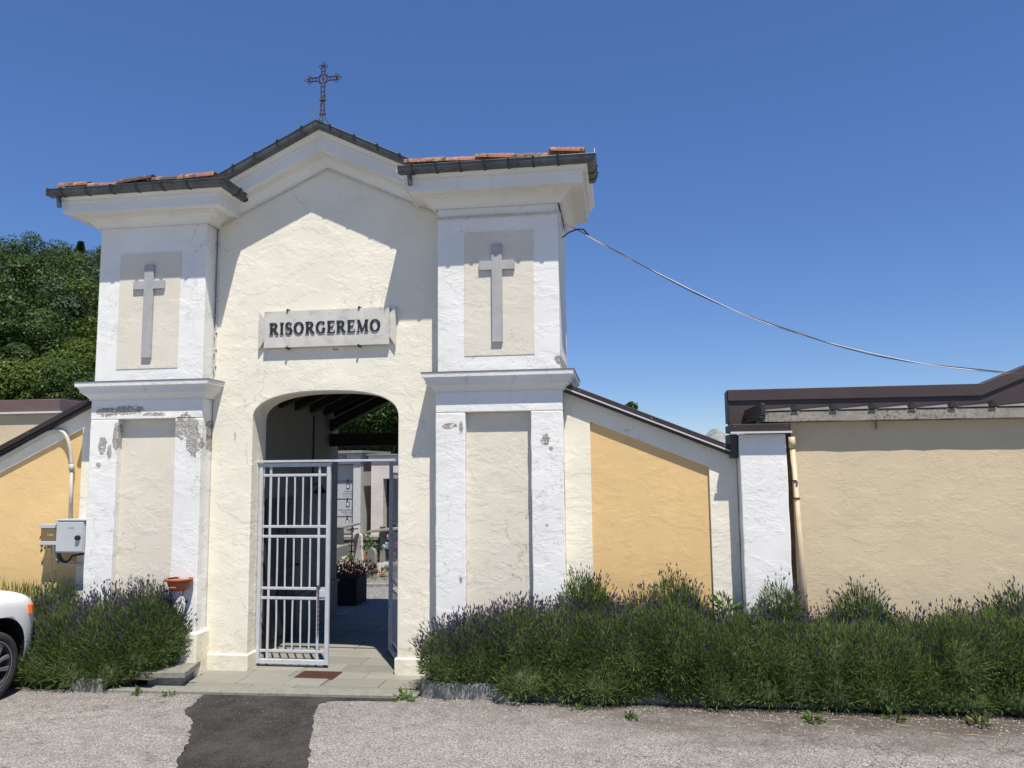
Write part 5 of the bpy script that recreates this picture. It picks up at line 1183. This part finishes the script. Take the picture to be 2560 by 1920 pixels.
kp = (np.sin(p[:, 0] * 2.1) + np.sin(p[:, 1] * 2.7 + 1) + rs.normal(size=n) * 0.4) > 0.1; p = p[kp]; n = len(p)
tag(np_mesh('grass', *diamonds(p, np.stack([rs.normal(size=n) * 0.4, rs.normal(size=n) * 0.4, np.ones(n)], 1), rs.uniform(0.03, 0.09, n), rs.uniform(0.008, 0.016, n), rs), m_grass), kind='stuff')

# ------------------------------------------------------------------ wooded hill and trees
def terr(x, y):
    a = 1 / (1 + math.exp((x + 40) / 11.0))           # hill stands to the left
    r_ = min(1.0, max(0.0, (y - 16) / 95.0))
    far = max(0.0, (y - 111) / 120.0)
    return 0.5 + 33 * a * (r_ ** 0.9) + 6.0 * min(1, max(0, (y - 18) / 30.0)) * (1 / (1 + math.exp((x + 8) / 3.0))) * (1 - a) - 10 * far
hl = MB().grid([[(x, y, terr(x, y) if y > 17 else 0.3 - (0.35 if y < 17 else 0)) for y in [19.6, 24, 30, 38, 48, 60, 75, 92, 111, 140, 180, 230]] for x in range(-190, 60, 8)])
tag(hl.build('hill', m_hill, smooth=True), kind='structure')
def crown_geom(rs, n, rx, rz, leaf, nb=16):
    cs = unit(rs.normal(size=(nb, 3))) * rs.uniform(0.35, 0.80, (nb, 1)) * (rx, rx, rz); cs[:, 2] *= 0.95
    br = rs.uniform(0.22, 0.42, nb) * rx
    k2 = rs.randint(0, nb, n); u = unit(rs.normal(size=(n, 3)) + (0, 0, 0.35))
    p = cs[k2] + u * br[k2][:, None] * (1, 1, 0.72) * rs.uniform(0.80, 1.06, (n, 1)); p[:, 2] += rz
    nrm = unit(u + rs.normal(size=(n, 3)) * 0.42 + (0, 0, 0.25)); d = unit(np.cross(nrm, rs.normal(size=(n, 3)))); side = np.cross(nrm, d)
    L = (rs.uniform(0.7, 1.3, n) * leaf)[:, None]; m_ = p + d * L * 0.5
    return np.stack([p, m_ + side * L * 0.38, p + d * L, m_ - side * L * 0.38], 1).reshape(-1, 3), np.arange(4 * n).reshape(-1, 4)
def trunk_geom(m, x, y, z, h, r_):
    m.tube([(x, y, z - 0.5), (x + 0.1, y, z + h * 0.5), (x + 0.05, y, z + h)], [r_, r_ * 0.75, r_ * 0.45], 7)
    for i in range(4):
        a = i * 1.7; m.tube([(x + 0.05, y, z + h * 0.8), (x + 1.1 * math.cos(a), y + 1.1 * math.sin(a), z + h * 1.15), (x + 1.9 * math.cos(a), y + 1.9 * math.sin(a), z + h * 1.5)], [r_ * 0.4, r_ * 0.25, r_ * 0.1], 5)
def tree(x, y, z, rx, rz, th, n, leaf, mat, seed, label, group=None):
    T = thing('tree', (x, y, z), label, 'tree', group); rs = np.random.RandomState(seed)
    V, F = crown_geom(rs, n, rx, rz, leaf, 26); V = V + (x, y, z + th * 0.8)
    np_mesh('crown', V, F, mat, T); m = MB()
    if rx > 1.5: trunk_geom(m, x, y, z, th, 0.05 * rx + 0.08)
    else: m.tube([(x, y, z - 0.5), (x, y, z + th)], [0.12, 0.05], 6)
    m.build('trunk', m_bark, T)
near = [(-26.4, 21.5, 2.7, 2.2, 1.6, m_leafB, "light feathery green tree low at the left edge above the small building"), (-22.9, 22.5, 2.6, 2.4, 1.6, m_leafA, "dark leafy tree beside the left pillar, above the small building"),
        (-26.0, 25.5, 2.5, 2.3, 2.4, m_leafB, "yellowish green tree between the feathery tree and the pillar"), (-31.6, 27.5, 2.8, 2.8, 2.6, m_leafA, "deep green tree behind the feathery one at the left edge"),
        (-12.4, 24.0, 3.2, 3.0, 1.6, m_leafB, "green tree seen through the arch above the tomb cornice"), (-9.6, 23.0, 3.0, 2.8, 1.4, m_leafA, "dark tree seen through the arch above the chapel"), (-15.4, 25.0, 3.2, 3.2, 1.8, m_leafA, "dark tree behind the gateway, left of the tomb"),
        (-11.0, 29.0, 3.8, 3.8, 2.6, m_leafA, "taller dark tree rising behind those seen through the arch"), (-6.8, 24.5, 2.4, 2.0, 1.2, m_leafB, "small bright tree behind the chapel roof")]
for i, (x, y, rx, rz, th, mt, lab) in enumerate(near): tree(x, y, terr(x, y) - 0.2, rx, rz, th, 36000, 0.115 if y < 27 else 0.13, mt, 40 + i, lab, 'trees on the hillside')
tree(1.25, 78.0, 1.2, 1.2, 1.7, 6.2, 1500, 0.28, m_leafA, 77, "small distant treetop peeking over the right wing coping")
# wood covering the slope beyond: one mass
pr = [crown_geom(np.random.RandomState(60 + i), 7000, 1.0, 0.95, 0.052, 24) for i in range(4)]
rt = random.Random(17); parts = []; tk = MB()
for row, y in enumerate((33, 38, 44, 51, 59, 68, 78, 89, 101, 114)):
    x = -1.0 * y - 12
    while x < -0.80 * y + 5:
        s_ = rt.uniform(2.8, 4.6); v, f = pr[rt.randrange(4)]; a = rt.uniform(0, 6.28); tx, ty = x + rt.uniform(-1, 1), y + rt.uniform(-2, 2)
        v2 = v @ np.array([[math.cos(a), math.sin(a), 0], [-math.sin(a), math.cos(a), 0], [0, 0, rt.uniform(0.85, 1.2)]]) * s_ + (tx, ty, terr(tx, ty) - 0.3 + s_ * 0.5)
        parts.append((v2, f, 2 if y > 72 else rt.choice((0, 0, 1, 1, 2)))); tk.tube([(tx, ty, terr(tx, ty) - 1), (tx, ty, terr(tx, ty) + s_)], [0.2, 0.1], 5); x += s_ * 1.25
wd = thing('hillside_wood', (-60, 70, 15), "dense green wood covering the hillside behind the left pillar", 'wood'); wd['kind'] = 'stuff'
for nm, k2, mt in (('dark_crowns', 0, m_leafA), ('bright_crowns', 1, m_leafB), ('hazed_crowns', 2, m_leafHaze)):
    tag(np_mesh(nm, *merge([(v, f) for v, f, q_ in parts if q_ == k2]), mt, wd), kind='stuff')
tag(tk.build('trunks', m_bark, wd), kind='stuff')
# conifer on the skyline
tc = thing('conifer', (-88, 105, terr(-88, 105)), "dark conifer sticking out of the skyline of the wooded hill", 'conifer')
# far bare mountain
mt_ = MB(); P = []
for i in range(25):
    a = i / 24; row = []
    for j in range(9):
        b = j / 8; xx = 178 + (a - 0.5) * 200; yy = 1500 + (b - 0.5) * 300
        row.append((xx, yy, -10 + 78 * math.exp(-((a - 0.5) / 0.22) ** 2) * math.exp(-((b - 0.5) / 0.35) ** 2) + rnd.uniform(-2, 2)))
    P.append(row)
tag(mt_.grid(P).build('mountain', simple("bare_limestone", (0.22, 0.23, 0.215), 0.95, 0, 0.35, 0.06), smooth=True), kind='structure')
rs = np.random.RandomState(90); n = 3500; z = rs.rand(n) ** 0.8; a = rs.uniform(0, 6.28, n); r_ = 1.7 * (1 - z) * rs.uniform(0.3, 1, n) + 0.1
bx_, by_ = tc.location.x, tc.location.y; bz_ = tc.location.z
p = np.stack([bx_ + r_ * np.cos(a), by_ + r_ * np.sin(a), bz_ + 2.5 + z * 6.3], 1)
np_mesh('needles', *diamonds(p, np.stack([np.cos(a), np.sin(a), np.full(n, -0.2)], 1), np.full(n, 0.42), np.full(n, 0.2), rs), m_leafA, tc)
MB().tube([(bx_, by_, bz_ - 0.5), (bx_, by_, bz_ + 8.6)], [0.3, 0.05], 6).build('trunk', m_bark, tc)

# ------------------------------------------------------------------ white car nosed in at the left
CAR = thing('parked_car', (-7.10, -0.58, ZG), "white compact off-roader parked nose-in at the left edge, only its front right corner in view", 'car')
ST = [(0.0, .58, .38, .78, .84), (-.05, .72, .31, .87, .93), (-.14, .82, .26, .91, .985), (-.30, .88, .24, .955, 1.035), (-.52, .895, .23, .985, 1.065), (-.80, .90, .22, 1.02, 1.105), (-1.15, .90, .22, 1.035, 1.125), (-1.5, .90, .22, 1.045, 1.13), (-2.2, .90, .22, 1.05, 1.12), (-3.0, .90, .22, 1.055, 1.12), (-3.7, .89, .24, 1.05, 1.10), (-4.0, .86, .28, 1.02, 1.06), (-4.15, .80, .38, .96, 1.0), (-4.2, .68, .48, .88, .92)]
P = []
for (x, w, zb, zs, zt3) in ST:
    h = [(0.0, zb), (w * .86, zb), (w * .965, zb + .05), (w * .995, zb + .2), (w, (zb + zs) / 2 + .1), (w * .99, zs - .09), (w * .968, zs - .025), (w * .92, zs + .012), (w * .84, zt3 - .028), (w * .5, zt3), (0.0, zt3 + .012)]
    P.append([(x, y, z) for y, z in h] + [(x, -y, z) for y, z in h[-2:0:-1]])
m = MB().grid(P, False, True); k2 = len(P[0]); m.f += [tuple(range(k2)), tuple(len(P) * k2 - 1 - i for i in range(k2))]
body = m.build('body', m_carwhite, CAR, smooth=True, local=True, sub=2)
def arch_cut(cx):
    c_ = MB(); pr_ = [(cx + 0.455 * math.copysign(abs(math.cos(R(a))) ** 0.8, math.cos(R(a))), 0.345 + 0.465 * math.copysign(abs(math.sin(R(a))) ** 0.8, math.sin(R(a)))) for a in range(-10, 191, 8)]
    pr_ = [(cx + 0.46, -0.1)] + pr_ + [(cx - 0.46, -0.1)]
    for s in (-1, 1):
        a, b = sorted((s * 0.52, s * 1.2)); c_.prism(pr_, a, b)
    return c_
cut = MB()
for cx_ in (-.77, -3.33): c_ = arch_cut(cx_); cut.add(c_.v, c_.f)
co = cut.build('cutter', m_blackpl); co.parent = CAR
bo = body.modifiers.new('cut', 'BOOLEAN'); bo.object = co; bo.operation = 'DIFFERENCE'; bo.solver = 'EXACT'
body.data.materials.append(m_blackpl)
for pgn in co.data.polygons: pgn.material_index = 0
try: bo.material_mode = 'TRANSFER'
except Exception: pass
dg = bpy.context.evaluated_depsgraph_get(); nm_ = bpy.data.meshes.new_from_object(body.evaluated_get(dg)); body.modifiers.clear(); body.data = nm_; bpy.data.objects.remove(co)
# greenhouse
GHS = [(-1.35, .80, 1.11, .78, 1.115), (-1.6, .80, 1.11, .72, 1.28), (-2.05, .80, 1.11, .66, 1.60), (-2.5, .80, 1.11, .65, 1.66), (-3.4, .80, 1.11, .64, 1.64), (-3.85, .79, 1.11, .62, 1.56), (-4.08, .77, 1.06, .74, 1.10)]
P = [[(x, -w0, z0), (x, -w1, z1 - .02), (x, -w1 * .85, z1 + .015), (x, w1 * .85, z1 + .015), (x, w1, z1 - .02), (x, w0, z0)] for x, w0, z0, w1, z1 in GHS]
m = MB().grid(P, False, True); m.build('windows', m_glass, CAR, smooth=True, local=True)
P = [[(x, -w1 - .006, z1 - .045), (x, -w1 * .85, z1 + .03), (x, w1 * .85, z1 + .03), (x, w1 + .006, z1 - .045)] for x, w0, z0, w1, z1 in GHS[2:6]]
MB().grid(P).build('roof', m_carwhite, CAR, smooth=True, local=True)
for s in (-1, 1):
    for (i, j) in ((1, 2), (5, 6)):
        a, b = GHS[i], GHS[j]; MB().tube([(a[0], s * a[3], a[4]), (b[0], s * b[3], b[4])], 0.035, 8).build('roof_pillar', m_carwhite, CAR, local=True)
    MB().tube([(-2.65, s * .81, 1.10), (-2.65, s * .66, 1.63)], 0.03, 8).build('roof_pillar', m_blackpl, CAR, local=True)
    MB().lathe([(0, 0), (.07, .01), (.085, .08), (.06, .16), (0, .17)], (-1.62, s * 1.0, 1.12), 12).build('mirror', m_blackpl, CAR, smooth=True, local=True)
    # head lamp and amber side marker wrapped round the corner
    MB().lathe([(0, 0), (.085, .0), (.10, -.03), (0.0, -.05)], (-.045, s * .56, .74), 18, 'x').build('headlamp', m_lens, CAR, smooth=True, local=True)
    q4 = [(-.285, .900, .775), (-.262, .893, .775), (-.242, .884, .875), (-.292, .897, .875)]
    mk = MB(); mk.add([(x, s * y, z) for x, y, z in q4] + [(x, s * (y - .05), z) for x, y, z in q4], [(0, 1, 2, 3), (7, 6, 5, 4), (0, 4, 5, 1), (1, 5, 6, 2), (2, 6, 7, 3), (3, 7, 4, 0)])
    mk.build('side_marker', m_amber, CAR, 0.004, local=True)
MB().box(-.10, .012, -.50, .50, .30, .40).build('lower_grille', m_blackpl, CAR, 0.02, local=True)
for i in range(7): MB().box(-.06, .006, -.36 + i * .105, -.30 + i * .105, .60, .78).build('grille_slot', m_blackpl, CAR, 0.008, local=True)
MB().box(-.14, -.02, -.66, .66, .20, .285).build('bumper_skirt', m_blackpl, CAR, 0.03, local=True)
def wheel(cx_, s):
    Wt = bpy.data.objects.new('wheel', None); COL.objects.link(Wt); Wt.parent = CAR; Wt.location = (cx_, s * .80, .345); Wt.rotation_euler = (0, 0, 0 if s > 0 else math.pi)
    tr = MB().lathe([(.235, -.095), (.30, -.11), (.335, -.095), (.345, -.05), (.345, .05), (.335, .095), (.30, .112), (.262, .105), (.240, .085), (.235, .0)], (0, 0, 0), 36, 'y').build('tyre', m_rubber, Wt, smooth=True, local=True)
    rm = MB().lathe([(.0, .02), (.20, .0), (.225, .04), (.235, .085), (.25, .095), (.25, .085), (.235, -.09), (0, -.09)], (0, 0, 0), 36, 'y').build('rim', m_blackpl, Wt, smooth=True, local=True)
    sp = MB()
    for i in range(5):
        for da in (-11, 11):
            a = R(72 * i + da); b = R(72 * i + da * 1.9)
            P = [[(r_ * math.cos(t) + w * math.sin(t), y, r_ * math.sin(t) - w * math.cos(t)) for w, y in ((-wd, .055 + dy), (wd, .055 + dy), (wd, .085 + dy), (-wd, .085 + dy))] for r_, t, wd, dy in ((.04, a, .020, .012), (.14, (a + b) / 2, .017, .006), (.242, b, .024, .0))]
            mm = MB().grid(P, False, True); sp.add(mm.v, mm.f); o_ = len(sp.v) - 12; sp.f += [(o_, o_ + 1, o_ + 2, o_ + 3), (o_ + 8, o_ + 9, o_ + 10, o_ + 11)]
    sp.build('spokes', m_alloy, Wt, 0.004, local=True)
    MB().lathe([(0, .10), (.035, .10), (.05, .085), (.05, .05)], (0, 0, 0), 16, 'y').build('hub_cap', m_alloy, Wt, smooth=True, local=True)
    MB().lathe([(.238, .100), (.246, .104), (.254, .098), (.246, .088)], (0, 0, 0), 36, 'y').build('rim_lip', m_alloy, Wt, smooth=True, local=True)
for cx_ in (-.77, -3.33):
    for s in (-1, 1): wheel(cx_, s)
CAR.rotation_euler = (0, 0, R(90))
